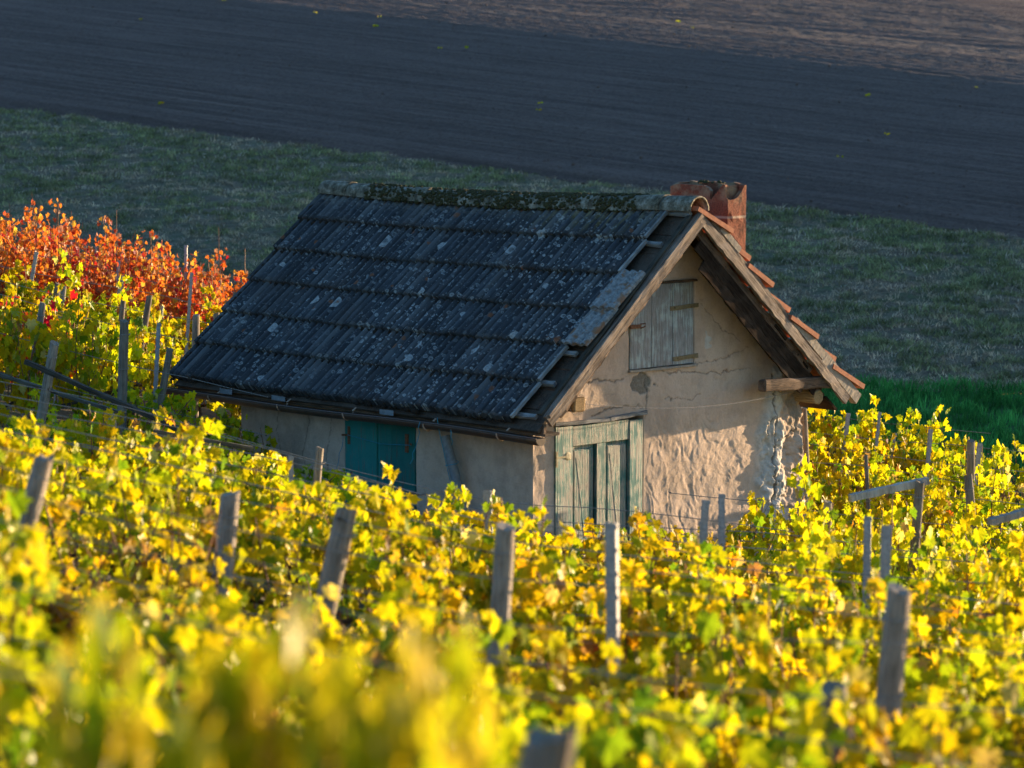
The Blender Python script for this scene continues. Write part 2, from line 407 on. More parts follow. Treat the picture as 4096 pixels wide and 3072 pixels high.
# ------------------------------------------------------------------ terrain
VH = 1.35                                     # vine height over the ground
def top_z(x, y):                              # level of the post tops
    x = np.asarray(x, float); y = np.asarray(y, float)
    t = np.minimum(y, 24); base = -.70 - .118 * t + .0 * y
    base = base - .06 * sstep(22, 30, y)
    lat = np.where(x < 0, .235 * x, .11 * x) * sstep(0, 14, y + 6)
    return base - np.where(x < 0, lat, lat)
def y_edge(x): return 37.0 - .55 * np.asarray(x, float) * (np.asarray(x) < 0) * .6 - .62 * np.maximum(np.asarray(x, float), 0)
def slope_z(x, y): return -4.75 + .165 * (np.asarray(y, float) - 45)
def gz(x, y):                                 # vineyard ground, running down into the valley
    x = np.asarray(x, float); y = np.asarray(y, float)
    v = top_z(x, y) - VH
    far = slope_z(x, y) + .0
    dip = -5.35 - .03 * np.clip(x, -14, 14)
    e = y_edge(x)
    t = sstep(e + .8, e + 5.5, y)
    low = np.maximum(dip, far)
    return v * (1 - t) + low * t
# ground sheets
def sheet(name, xs, y0, y1, ny, zf, mat, rough=0., rs=3., seed=0):
    X = np.repeat(xs[None, :], ny, 0); T = np.linspace(0, 1, ny)[:, None]
    Y = y0[None, :] * (1 - T) + y1[None, :] * T
    Z = zf(X, Y)
    if rough: Z = Z + rough * (fbm(X * rs, Y * rs, seed, 5) - .5)
    me = np_mesh(name, np.stack([X, Y, Z], -1).reshape(-1, 3), gridfaces(len(xs), ny), mat, smooth=True)
    return tag(obj(name, me), kind='structure')
xs = np.linspace(-26, 26, 260)
ye = y_edge(xs)
sheet('vineyard_ground', xs, np.full_like(xs, -6.), ye + .9, 240, gz, 'vineyard_soil', .10, 2.2, 3)
# line between the strip and the meadow, line between the meadow and the field, line where the light reaches the field
def on_slope(px, py):
    a = P(px, py, 1.0); k = (-4.75 - .165 * 45) / (a.z - .165); return a * k
bA, bB = on_slope(0, 430), on_slope(4096, 954)
lA, lB = on_slope(900, 0), on_slope(4096, 345)
def lin(a, b, x): return a.y + (b.y - a.y) * (np.asarray(x) - a.x) / (b.x - a.x)
def y_strip(x): return 44.2 - .25 * np.asarray(x, float) * .3 + .7 * (fbm(np.asarray(x) * .7, 0 * np.asarray(x), 5) - .5)
sheet('grass_verge', xs, ye + .9, y_strip(xs), 60, gz, 'strip_soil', .06, 2, 4)
xm = np.linspace(-26, 26, 420)
def meadow_z(x, y): return np.maximum(gz(x, y), slope_z(x, y) - .0)
def meadow_r(x, y):
    z = meadow_z(x, y)
    return z + .16 * (fbm(x * 1.1, y * 1.6, 21, 4) - .5) + .08 * (fbm(x * 4, y * 5, 22, 3) - .5)
sheet('meadow', xm, y_strip(xm) + .0, lin(bA, bB, xm), 260, meadow_r, 'meadow_soil')
# ploughed field: grid laid along the furrows
DIR = Vector((lB.x - lA.x, lB.y - lA.y)).normalized(); NRM = Vector((-DIR.y, DIR.x))
def field_z(x, y):
    x = np.asarray(x, float); y = np.asarray(y, float)
    d = y - lin(lA, lB, x)                     # past the crest line of light
    z = slope_z(x, y) - (.165 - .074) * np.where(d > 0, d, 0) - .0006 * np.maximum(d - 60, 0) ** 2
    z = z - .11 * np.maximum(x - 52, 0) - .0 * x
    b = y - lin(bA, bB, x)
    z = z - .16 * np.exp(-((b - .55) / .35) ** 2) + .05 * sstep(.8, 1.6, b)   # trench at the field's edge
    return z
xf = np.concatenate([np.linspace(-90, -18, 60)[:-1], np.linspace(-18, 18, 300), np.linspace(18, 95, 60)[1:]])
ny = 760
T = np.linspace(0, 1, ny) ** 1.35
X = np.repeat(xf[None, :], ny, 0); Y0 = lin(bA, bB, np.clip(xf, -40, 40)); Y = Y0[None, :] + T[:, None] * 125
q = X * NRM.x + Y * NRM.y; al = X * DIR.x + Y * DIR.y
w = q * 2 * math.pi / .42 + 1.6 * (vn(al * .05, q * .3, 31) - .5)
Z = field_z(X, Y)
fade = sstep(.9, 2.0, Y - Y0[None, :])
Z = Z + fade * (.022 * np.sin(w) * (.4 + vn(al * .05, q * .8, 32)) + .05 * (vn(al * .03, q * 1.1, 34) - .5)) + .035 * (fbm(X * 5, Y * 5, 33, 3) - .5)
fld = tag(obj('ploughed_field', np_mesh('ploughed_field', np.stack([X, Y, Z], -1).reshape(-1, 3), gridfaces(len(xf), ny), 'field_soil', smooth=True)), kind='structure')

# ------------------------------------------------------------------ grasses
def blades(name, pts, hts, cols, label, per=7, width=.012, spread=.05, lean=.5, seed=0):
    rs = np.random.RandomState(seed); n = len(pts)
    Pp = np.repeat(pts, per, 0); H = np.repeat(hts, per) * rs.uniform(.55, 1.2, n * per); C = np.repeat(cols, per, 0) * rs.uniform(.7, 1.25, (n * per, 1))
    an = rs.uniform(0, 2 * np.pi, n * per); rr = spread * np.sqrt(rs.rand(n * per))
    b = Pp + np.stack([np.cos(an) * rr, np.sin(an) * rr, 0 * rr - .01], 1)
    ld = rs.uniform(0, 2 * np.pi, n * per); lm = H * lean * rs.uniform(.2, 1.2, n * per)
    tip = b + np.stack([np.cos(ld) * lm, np.sin(ld) * lm, H], 1)
    mid = b + np.stack([np.cos(ld) * lm * .35, np.sin(ld) * lm * .35, H * .6], 1)
    wd = rs.uniform(0, np.pi, n * per); W = np.stack([np.cos(wd), np.sin(wd), 0 * wd], 1) * (width * rs.uniform(.6, 1.3, (n * per, 1)))
    V = np.stack([b - W * .5, b + W * .5, mid + W * .4, mid - W * .4, tip], 1).reshape(-1, 3)
    k = np.arange(n * per)[:, None] * 5
    Ft = np.concatenate([k + [0, 1, 2], k + [0, 2, 3], k + [3, 2, 4]], 0)
    o = obj(name, np_mesh(name, V, Ft, 'grass_blade', np.repeat(C, 5, 0)))
    return tag(o, label, 'grass', kind='stuff')
# meadow: mown straw and green tufts
n = 78000
x = RS.uniform(-17, 15, n); y0_, y1_ = y_strip(x), lin(bA, bB, x); y = y0_ + (y1_ - y0_) * RS.rand(n)
k = (np.abs(x) < .19 * y + 1.2); x, y = x[k], y[k]; y1_ = lin(bA, bB, x)
g1 = fbm(x * .45, y * .8, 41, 3); g2 = fbm(x * 1.7, y * 2.6, 42, 3)
green = np.clip((g1 - .5) * 2.6 + (g2 - .5) * 6 + .28 + .7 * np.exp(-((y1_ - y - 2.0) / 1.6) ** 2), 0, .8)[:, None]
cc = np.array([.41, .335, .235])[None] * (1 - green) + np.array([.165, .215, .085])[None] * green
cc = cc * RS.uniform(.45, 1.55, (len(x), 1)) * (.45 + 1.1 * fbm(x * 2.4, y * 3.6, 46, 3))[:, None]
wk = (RS.rand(len(x)) < .10)[:, None]; cc = np.where(wk, np.array([.46, .41, .33])[None] * RS.uniform(.6, 1.1, (len(x), 1)), cc)
keep = RS.rand(len(x)) < .35 + .9 * np.clip((g2 - .4) * 4, 0, 1); x, y, cc, green = x[keep], y[keep], cc[keep], green[keep]
pts = np.stack([x, y, meadow_r(x, y)], 1)
blades('meadow_grass', pts, .04 + .07 * RS.rand(len(x)) ** 2 + .06 * green[:, 0] * RS.rand(len(x)), cc, 'short dry and green meadow grass on the shaded valley slope', 6, .016, .11, 1.3, 1)
# verge: lush dark green
n = 30000
x = RS.uniform(-12, 12, n); y = y_edge(x) + 1.0 + (y_strip(x) + .3 - y_edge(x) - 1.0) * RS.rand(n)
k = (np.abs(x) < .19 * y + 1.2); x, y = x[k], y[k]
g2 = fbm(x * 1.5, y * 1.5, 45, 3)[:, None]
cc = np.array([.06, .25, .06])[None] * (.25 + 1.5 * g2) * RS.uniform(.55, 1.35, (len(x), 1))
blades('verge_grass', np.stack([x, y, gz(x, y)], 1), .12 + .10 * RS.rand(len(x)), cc, 'lush dark green grass on the strip below the vineyard', 7, .014, .09, .5, 2)

def weeds(name, xr, n, label, seed, hr=(.35, .75)):
    rs = random.Random(seed); mb = MB()
    for i in range(n):
        x = rs.uniform(*xr); y = float(y_edge(x)) + rs.uniform(.5, 2.4); z = float(gz(x, y)); h = rs.uniform(*hr)
        lx, ly = rs.uniform(-.12, .12), rs.uniform(-.1, .1)
        p = [(x, y, z), (x + lx * .4, y + ly * .4, z + h * .6), (x + lx, y + ly, z + h)]
        mb.tube(p, .006, 3, False, .003)
        for b in range(rs.randint(2, 6)):
            t = rs.uniform(.45, 1); q = Vector(p[1]).lerp(Vector(p[2]), max(0, (t - .6) / .4))
            e = q + Vector((rs.uniform(-.1, .1), rs.uniform(-.1, .1), rs.uniform(.04, .14)))
            mb.tube([q, e], .003, 3, False); mb.lump(e, .014, .014, .014)
    return tag(mb.build(name, 'dry_stem'), label, 'weeds', kind='stuff')
weeds('dry_weeds', (2.6, 9.5), 620, 'thin dry brown weed stalks along the lower edge of the vineyard', 5)

# ------------------------------------------------------------------ hut
ANG = math.atan2(.697, .717)
HUT = empty('vineyard_hut', (.186, 25.0, -5.2), ANG)
tag(HUT, 'small tan plastered hut with dark lichened tile roof standing among yellow vines', 'hut')
# local axes: x = v along the gable, y = u along the eave (away), z = up
RV, RW, SL = 1.80, 3.89, .885                  # ridge, barge top, slope
U0, U1 = -.35, 4.88
def roof_w(v): return RW - SL * np.abs(np.asarray(v, float) - RV)
LV, WV, HW = 4.085, 3.62, 2.2
def seg_dist(V, W, pts):
    d = np.full(V.shape, 9.)
    for (a, b), (c, e) in zip(pts[:-1], pts[1:]):
        L2 = (c - a) ** 2 + (e - b) ** 2; t = np.clip(((V - a) * (c - a) + (W - b) * (e - b)) / L2, 0, 1)
        d = np.minimum(d, np.hypot(V - a - t * (c - a), W - b - t * (e - b)))
    return d
wallV = []; wallF = []; wallM = []
def addgrid(Pm, Mk, nx, ny, flip=False):
    off = sum(len(a) for a in wallV); f = gridfaces(nx, ny, off)
    wallV.append(Pm.reshape(-1, 3)); wallM.append(Mk.reshape(-1, 3)); wallF.append(f[:, ::-1] if flip else f)
# gable wall
nx, ny = 400, 420
vv = np.linspace(0, WV, nx); V = np.repeat(vv[None], ny, 0); t = np.linspace(0, 1, ny)[:, None]
topw = roof_w(vv) - .10
topw = np.minimum(topw, roof_w(vv) - .10)
W = t * topw[None]
wn = .012 * (fbm(V * 6, W * 6, 51) - .5)
crk = np.zeros_like(V)
nz = .02 * (fbm(V * 16, W * 16, 52) - .5)
def crack(pts, wd):
    global crk
    d = seg_dist(V + 3.5 * nz, W + 3.5 * np.roll(nz, 37, 1), pts); crk = np.maximum(crk, min(1., .45 + wd * 25) * (1 - sstep(wd * .25, wd * .75, d)))
crack([(.45, 2.38), (.8, 2.40), (1.15, 2.37)], .011); crack([(.75, 2.08), (1.05, 2.13), (1.4, 2.11)], .012)
crack([(1.62, 2.44), (1.75, 2.40), (2.05, 2.37), (2.6, 2.34), (2.9, 2.36)], .010); crack([(2.1, 2.46), (2.5, 2.47), (2.85, 2.55)], .009)
crack([(1.45, 2.36), (1.47, 2.2), (1.42, 2.0)], .010); crack([(2.2, 3.0), (2.5, 2.75), (2.75, 2.62)], .008)
crack([(.5, 2.55), (.62, 2.62), (.8, 2.60)], .009); crack([(1.7, 2.16), (2.0, 2.12), (2.2, 2.15)], .007)
crack([(3.2, 2.25), (3.19, 2.0), (3.24, 1.8), (3.23, 1.62), (3.2, 1.4), (3.22, 1.2), (3.17, 1.0), (3.2, .7), (3.16, .4)], .019)
crack([(3.24, 1.62), (3.4, 1.67), (3.52, 1.70)], .014); crack([(3.2, 1.3), (3.3, 1.22), (3.33, 1.0)], .012); crack([(3.18, 1.85), (3.1, 1.7)], .012)
# trowel relief in the lower, right part
reg = sstep(1.38, 1.55, V) * (1 - sstep(2.75, 3.05, V)) * (1 - sstep(1.95, 2.25, W + .25 * (vn(V * 3, W * 3, 60) - .5)))
wx, wy = V + .22 * (fbm(V * 2.6, W * 2.6, 61) - .5), W + .22 * (fbm(V * 2.6, W * 2.6, 62) - .5)
k1 = fbm(wx * 3.6 + .9 * wy, wy * 2.0, 63, 2) * 6; saw = k1 - np.floor(k1); saw = np.where(saw < .82, saw / .82, (1 - saw) / .18)
k2 = fbm(wx * 3.1 + 3, wy * 3.6 + 9, 66, 3) * 6; saw2 = k2 - np.floor(k2); saw2 = np.where(saw2 < .8, saw2 / .8, (1 - saw2) / .2)
rel = reg * .72 * (.0065 * saw * sstep(.35, .55, fbm(V * 3.3, W * 3.3, 68)) +   .003 * saw2 + .016 * (fbm(V * 5, W * 4, 64) - .5) + .006 * (fbm(V * 17, W * 17, 69, 2) - .5))
rel += (1 - reg) * (.010 * (fbm(V * 3, W * 3, 65) - .5) + .006 * (fbm(V * 14, W * 14, 67, 3) - .5))
# lumpy corner pier
edge = 2.96 + .10 * (fbm(W * 2.2, W * 0, 71) - .5) * 2 + .03 * (vn(W * 14, V * 0, 72) - .5) + .10 * sstep(1.6, 2.3, W)
pier = sstep(0, .13, V - edge) * (1 - sstep(2.28, 2.36, W))
rough = fbm(V * 5, W * 4, 73, 5) - .5
pd = pier * (.030 + .09 * rough * (1 - .45 * sstep(3.25, 3.4, V) * 0) + .05 * sstep(1.2, .3, W)) + pier * .035 * (fbm(V * 15, W * 15, 74, 3) - .5) - pier * .022 * (1 - np.abs(2 * fbm(V * 9, W * 8, 80, 3) - 1) * 2.2).clip(0, 1)
pd = pd + pier * .02 * sstep(3.36, 3.30, V) * sstep(3.1, 3.2, V)
lime = pier * np.clip(sstep(.0, .05, V - edge) * (1 - sstep(3.33, 3.40, V + .16 * (vn(W * 6, V * 3, 75) - .5) + .10 * sstep(1.7, 2.2, W) * 0)), 0, 1)
lime = np.maximum(lime, .55 * sstep(3.4, 3.5, V) * sstep(.58, .64, fbm(V * 5, W * 5, 76)))
lime = np.maximum(lime, 1.0 * (np.hypot((V - 2.29), (W - 2.66) * .7) < .045 + .05 * (vn(V * 30, W * 30, 77) - .4)))
cem = sstep(.50, .56, 1.7 * fbm(V * 7, W * 7, 78, 4) - .35 + .6 * np.exp(-(((V - 1.36) / .17) ** 2 + ((W - 2.35) / .10) ** 2) ** 2) + .55 * np.exp(-(((V - 1.42) / .09) ** 2 + ((W - 2.18) / .14) ** 2) ** 2) - .5)
cem = np.where((np.abs(V - 1.37) < .26) & (W > 1.98) & (W < 2.5), cem, 0)
cem = np.maximum(cem, .6 * pier * sstep(.58, .66, fbm(V * 6, W * 5, 79)) * (V > 3.42))
out = wn + rel + pd - .014 * crk - .012 * cem
# recesses for the door and the loft shutter
def rect(a, b, c, d, s=.006): return sstep(a - s, a + s, V) * (1 - sstep(b - s, b + s, V)) * sstep(c - s, c + s, W) * (1 - sstep(d - s, d + s, W))
rd = np.maximum(rect(.275, 1.41, -.1, 2.03), rect(1.225, 2.10, 2.445, 3.235))
out = out * (1 - rd) - .09 * rd; crk = crk * (1 - rd); lime *= (1 - rd); cem *= (1 - rd)
ef = sstep(0, .02, V)
out = out * ef
vx = V + sstep(3.3, WV, V) * (.13 * sstep(1.9, .6, W) + .07 * (fbm(W * 4, W * 0, 81, 4) - .5))
addgrid(np.stack([vx, -out, W], -1), np.stack([lime, cem, np.maximum(crk * .8, .85 * rd)], -1), nx, ny)
gab_right = np.stack([vx[:, -1], -out[:, -1], W[:, -1]], -1)
# eave wall
nx, ny = 300, 150
uu = np.linspace(0, LV, nx); V = np.repeat(uu[None], ny, 0); W = np.linspace(0, 2.12, ny)[:, None] + 0 * V
out = .02 * (fbm(V * 3, W * 3, 91) - .5) + .02 * sstep(2.5, 2.9, V) * (fbm(V * 8, W * 8, 92) - .5)
crk = np.zeros_like(V); nz = .012 * (fbm(V * 16, W * 16, 93) - .5)
crack([(3.1, 2.1), (3.05, 1.8), (3.15, 1.5), (3.05, 1.2)], .012); crack([(3.5, 2.1), (3.55, 1.7), (3.45, 1.4)], .010); crack([(2.7, 1.95), (2.8, 1.5), (2.72, 1.2)], .010)
rd = rect(1.54, 2.525, .92, 1.975)
out = (out * (1 - rd) - .06 * rd) * sstep(0, .02, V)
st_ = (.6 * sstep(.55, .68, fbm(V * 4, W * 3, 95)) * sstep(2.5, 3.2, V))
addgrid(np.stack([-out, V, W], -1), np.stack([0 * V, st_ * .5, np.maximum(crk * .8, .8 * rd)], -1), nx, ny, True)
# far gable and right side, closed with plain plaster, and the pier's return face
def quad(p): addgrid(np.array(p, float).reshape(2, 2, 3), np.zeros((2, 2, 3)), 2, 2)
quad([(0, LV, 0), (WV, LV, 0), (0, LV, 2.12), (WV, LV, 2.12)]); quad([(0, LV, 2.12), (WV, LV, 2.12), (RV - .02, LV, 3.7), (RV + .02, LV, 3.7)])
side = np.stack([gab_right, gab_right * 0 + np.array([WV - .02, .12, 0]) + gab_right * np.array([0, 0, 1])], 1)
addgrid(side, np.zeros(side.shape), 2, len(gab_right)); quad([(WV - .02, .12, 0), (WV - .02, LV, 0), (WV - .02, .12, 2.2), (WV - .02, LV, 2.2)])
WAL = obj('wall', np_mesh('wall', np.concatenate(wallV), np.concatenate(wallF), 'tan_plaster', np.concatenate(wallM), True, 'mask'), HUT)

# left roof slope: six courses of ribbed tiles
nL = Vector((-SL, 0, 1)).normalized(); dL = Vector((-1, 0, -SL)).normalized()
TOP = Vector((RV, 0, RW + .055))
CS = .452
rvV = []; rvF = []; rvU = []; cnt = 0
uu = np.arange(0., U1, .0122); nu = len(uu)
def sag(u, s): return -.045 * np.sin(np.pi * np.clip(np.asarray(u) / U1, 0, 1)) * (.5 + .5 * (1 - s / 2.8)) - .02 * vn(np.asarray(u) * .9, s * .9 + 0 * np.asarray(u), 101)
def rib(u):
    ph = (u / .0985) % 1.0
    return .026 * np.clip(1.25 * np.sin(np.pi * ph) ** 1.5 - .12, 0, 1)
for k in range(6):
    s0 = .03 + k * CS - (.06 if k else 0); s1 = .03 + (k + 1) * CS
    off = RS.rand() * .2; ti = np.floor((uu + off) / .197); hj = (_h(ti, ti * 0 + k, 7) - .5); sj = (_h(ti, ti * 0 + k, 9) - .5)
    rows = [(0, 0), (.3, 0), (.6, 0), (.85, 0), (1., 0), (1.003, 1), (1.0, 2)]
    blk = []; ub = []
    for (t, lip) in rows:
        s = s0 + (s1 - s0) * t + .016 * sj * t
        wear = .006 * (fbm(uu * 9, np.full(nu, t * 2 + k), 103, 3) - .5)
        h = .004 + .044 * t + rib(uu) + .008 * hj * t + wear
        if lip == 0 and t == 1.: s = s + .012 * (fbm(uu * 30, np.full(nu, k * 3.), 105, 2) - .5)
        if lip == 1: h = h - .012
        if lip == 2: h = np.full(nu, -.012)
        h = h + sag(uu, s)
        p = np.array(TOP)[None] + np.array(dL)[None] * s[:, None] + np.array(nL)[None] * h[:, None]
        p[:, 1] = uu
        blk.append(p); ub.append(np.stack([uu, s], 1))
    rvV.append(np.concatenate(blk)); rvU.append(np.concatenate(ub)); rvF.append(gridfaces(nu, len(rows), cnt)[:, ::-1]); cnt += nu * len(rows)
# far verge and underside closing sheet
obj('roof_slope', np_mesh('roof_slope', np.concatenate(rvV), np.concatenate(rvF), 'weathered_tile', smooth=True, uv=np.concatenate(rvU)), HUT)['label'] = 'dark ribbed tile slope spotted with pale lichen'
def on_roof(u, s, h=0.):
    p = TOP + dL * s + nL * (h + float(sag(np.array([u]), np.array([s]))[0] if u > 0 else 0)); return Vector((p.x, u, p.z))
# moss lumps on the laps and between the ribs
mb = MB(); fr = (Vector((0, 1, 0)), dL, nL); rr = random.Random(4)
for k in range(1, 7):
    for i in range(230 if k < 6 else 110):
        u = rr.uniform(.02, U1); s = .03 + k * CS + rr.gauss(.012, .012)
        if rr.random() < .55 * (1 - vn(u * 2.2, k * 3.3, 110)): continue
        r_ = rr.uniform(.008, .022) * (1.5 if vn(u * 1.7, k * 5.1, 111) > .68 else 1)
        mb.lump(on_roof(u, s, .006), r_ * rr.uniform(1, 1.8), r_, r_ * .9, fr)
for i in range(620):
    u = rr.uniform(.02, U1); u = (math.floor(u / .0985)) * .0985 + rr.gauss(0, .010); s = rr.uniform(.1, 2.7); t = ((s - .03) / CS) % 1
    if rr.random() > .35 + .65 * vn(u * 1.3 + 4, s * 2.0, 112): continue
    r_ = rr.uniform(.008, .02); mb.lump(on_roof(u, s, .036 * t + .004), r_, r_ * rr.uniform(1, 3.4), r_ * .6, fr)
for i in range(120):                                       # far verge
    s = rr.uniform(0, 2.7); t = ((s - .03) / CS) % 1; r_ = rr.uniform(.01, .028)
    mb.lump(on_roof(U1 - rr.uniform(0, .07), s, .036 * t + .008), r_, r_ * 1.4, r_ * .8, fr)
mo = mb.build('moss', 'moss', HUT, True); mo['kind'] = 'stuff'
# sheathing under the tiles, right slope sheathing
mb = MB()
a0 = TOP - nL * .075; a1 = a0 + dL * 2.70
for i in range(11):
    p = a0 + dL * (.1 + i * .245); q = p + dL * .232
    c = (p + q) / 2
    mb.beam((c.x, U0 + .05, c.z), (c.x, U1 - .04, c.z), nL, .234, .022, 6, .004)
mb.build('roof_boards', 'dark_wood', HUT)
dR = Vector((1, 0, -.905)).normalized(); nR = Vector((.905, 0, 1)).normalized(); TR = Vector((RV, 0, RW - .02))
mb = MB()
for i in range(13):
    c = TR - nR * .055 + dR * (.12 + i * .222)
    mb.beam((c.x, U0 + .06 + random.uniform(0, .10), c.z), (c.x, U1, c.z), nR, .213, .024, 8, .005)
mb.build('soffit_boards', 'eave_shade_wood', HUT)
# battens in the gap, pale verge strips
mb = MB()
for s, e in ((.10, -.27), (.50, -.20), (2.27, -.16), (2.66, -.22), (1.42, -.2), (1.9, -.15)):
    p = TOP + dL * s + nL * -.02; mb = MB(); mb.beam((p.x, .12, p.z), (p.x, e, p.z), nL, .045, .03, 4, .004); mb.build('batten', 'pale_wood', HUT)
for k in (0, 1, 4, 5):
    s0 = .03 + k * CS + .0; s1 = s0 + CS - .004; p0 = TOP + dL * (s0 + .01) + nL * .012; p1 = TOP + dL * (s1 + .006) + nL * .046
    mb = MB(); mb.beam((p0.x, -.018, p0.z), (p1.x, -.018, p1.z), nL, .026, .03, 6, .0015)
    mb.build('verge_strip', 'pale_wood', HUT)
# the two pale tiles left on the verge
for k, (ua, ub) in ((2, (-.305, -.005)), (3, (-.295, -.005))):
    s0 = .03 + k * CS - .03; s1 = .03 + (k + 1) * CS + .02; us = np.linspace(ua, ub, 40); blk = []
    jag = .012 * (fbm(us * 25, us * 0 + k, 120, 3) - .5)
    for (t, h0, lip) in ((0, .03, 0), (.5, .05, 0), (1, .07, 0), (1, .042, 1), (.5, .022, 1), (0, .002, 1), (0, .03, 0)):
        s = s0 + (s1 - s0) * t + jag * t; h = h0 + (rib(us + .02) * .9 if lip == 0 else rib(us + .02) * .6)
        p = np.array(TOP)[None] + np.array(dL)[None] * s[:, None] + np.array(nL)[None] * h[:, None]; p[:, 1] = us; blk.append(p)
    n_ = 40; Vt = np.concatenate(blk); Ft = gridfaces(n_, 7)[:, ::-1].tolist()
    me = bpy.data.meshes.new('verge_tile'); me.from_pydata(Vt.tolist(), [], Ft + [[0, n_, 2 * n_, 3 * n_, 4 * n_, 5 * n_], [n_ - 1 + i * n_ for i in (5, 4, 3, 2, 1, 0)]]); me.update()
    me.materials.append(MAT['pale_tile']); obj('verge_tile', me, HUT)['label'] = 'loose pale grey tile at the broken roof edge'
# left barge board (two layers) and rafter behind
ap = Vector((RV + .02, 0, RW - .055)); le = Vector((-.155, 0, 2.10 + .035))
mb = MB(); mb.beam((ap.x, -.335, ap.z), (le.x, -.335, le.z), nL, .036, .125, 22, .0028, 0)
o = mb.build('barge_board', 'barge_wood', HUT); o['label'] = 'long brown grey board along the broken roof edge'
mb = MB(); q = nL * .058
mb.beam(Vector((ap.x, -.36, ap.z)) + q * .55, Vector((le.x + .02, -.36, le.z + .02)) + q * .55 , nL, .022, .04, 18, .003); mb.build('barge_lath', 'barge_wood', HUT)
mb = MB(); q = -nL * .045
mb.beam(Vector((ap.x - .02, -.285, ap.z)) + q, Vector((le.x + .12, -.285, le.z + .1)) + q, nL, .06, .13, 30, .008); mb.build('rafter', 'beam_wood', HUT)
mb = MB(); mb.beam(Vector((ap.x - .06, -.29, ap.z - .05)) + nL * .085, Vector((le.x, -.29, le.z)) + nL * .08, nL, .05, .02, 10, .002); mb.build('roof_lath', 'rail_wood', HUT)
# right barge: two weathered boards
re_ = Vector((3.94, 0, 2.0))
def rb(a, b, off, w, h, u, seg, jit, name, mat):
    mb = MB(); mb.beam(Vector((ap.x, u, ap.z)).lerp(Vector((re_.x, u, re_.z)), a) + nR * off, Vector((ap.x, u, ap.z)).lerp(Vector((re_.x, u, re_.z)), b) + nR * off, nR, w, h, seg, jit)
    return mb.build(name, mat, HUT)
rb(0, 1.0, -.012, .04, .092, -.33, 34, .006, 'barge_board', 'barge_wood')['label'] = 'weathered splitting board along the orange tiled edge'
rb(.02, .80, -.085, .05, .07, -.25, 24, .009, 'rafter', 'beam_wood'); rb(.05, .74, .060, .035, .04, -.31, 26, .008, 'roof_lath', 'barge_wood')
rb(.45, .62, -.14, .03, .05, -.20, 8, .004, 'brace', 'grey_wood')
# mortar bed beneath the verge tiles
for (a, b, h) in ((.10, .22, .06), (.60, .80, .085), (.80, 1.05, .11)):
    mb = MB(); mb.beam(Vector((ap.x, -.30, ap.z)).lerp(Vector((re_.x, -.30, re_.z)), a) + nR * .10, Vector((ap.x, -.30, ap.z)).lerp(Vector((re_.x, -.30, re_.z)), b) + nR * .105, nR, .07, h, 40, .0014)
    mb.build('mortar_bed', 'mortar', HUT)
# right slope: seven courses of orange tiles, stepped at the verge
ends = [(2926, 918), (3015, 1030), (3095, 1135), (3178, 1237), (3268, 1342), (3349, 1433), (3454, 1540)]
cvx = Vector((math.cos(ANG), math.sin(ANG), 0)); cux = Vector((-math.sin(ANG), math.cos(ANG), 0)); O = Vector((.186, 25., -5.2))
def to_hut(px, py, u):
    d = P(px, py, 1.); t = (u + O.dot(cux)) / d.dot(cux); t = (u + (O.x * cux.x + O.y * cux.y)) / (d.x * cux.x + d.y * cux.y)
    q = d * t - O; return Vector((q.dot(cvx), u, q.z))
prev = to_hut(2800, 822, -.33)

mbV = []; mbF = []; c_ = 0
for k, e in enumerate(ends):
    E_ = to_hut(e[0], e[1], -.33); S_ = prev + Vector((-.05, 0, -.012)) ; d_ = (E_ - S_).normalized(); n_ = Vector((-d_.z, 0, d_.x))
    if n_.z < 0: n_ = -n_
    us = np.arange(-.33 + (-.035, .03, -.01, .045, -.03, .01, -.02)[k], U1, .04)
    blk = []
    for (pt, h) in ((S_, 0.), (E_, 0.), (E_, -.042), (S_, -.036), (S_, 0.)):
        hh = h + .012 * np.abs(np.sin(us * math.pi / .2)) * (1 if h == 0. else .3) + .006 * (vn(us * 5, us * 0 + k, 130) - .5)
        hh = hh - .03 * np.sin(np.pi * np.clip(us / U1, 0, 1))
        p = np.array(pt)[None] + np.array(n_)[None] * hh[:, None]; p[:, 1] = us; blk.append(p)
    mbV.append(np.concatenate(blk)); f = gridfaces(len(us), 5, c_).tolist(); n0 = len(us)
    f += [[c_, c_ + n0, c_ + 2 * n0, c_ + 3 * n0]]; mbF += f; c_ += 5 * n0; prev = E_ + Vector((-.02, 0, -.045))
me = bpy.data.meshes.new('roof_slope'); me.from_pydata(np.concatenate(mbV).tolist(), [], mbF); me.update(); me.materials.append(MAT['red_tile'])
obj('roof_slope', me, HUT)['label'] = 'orange tiled slope stepping down behind the cracked corner'
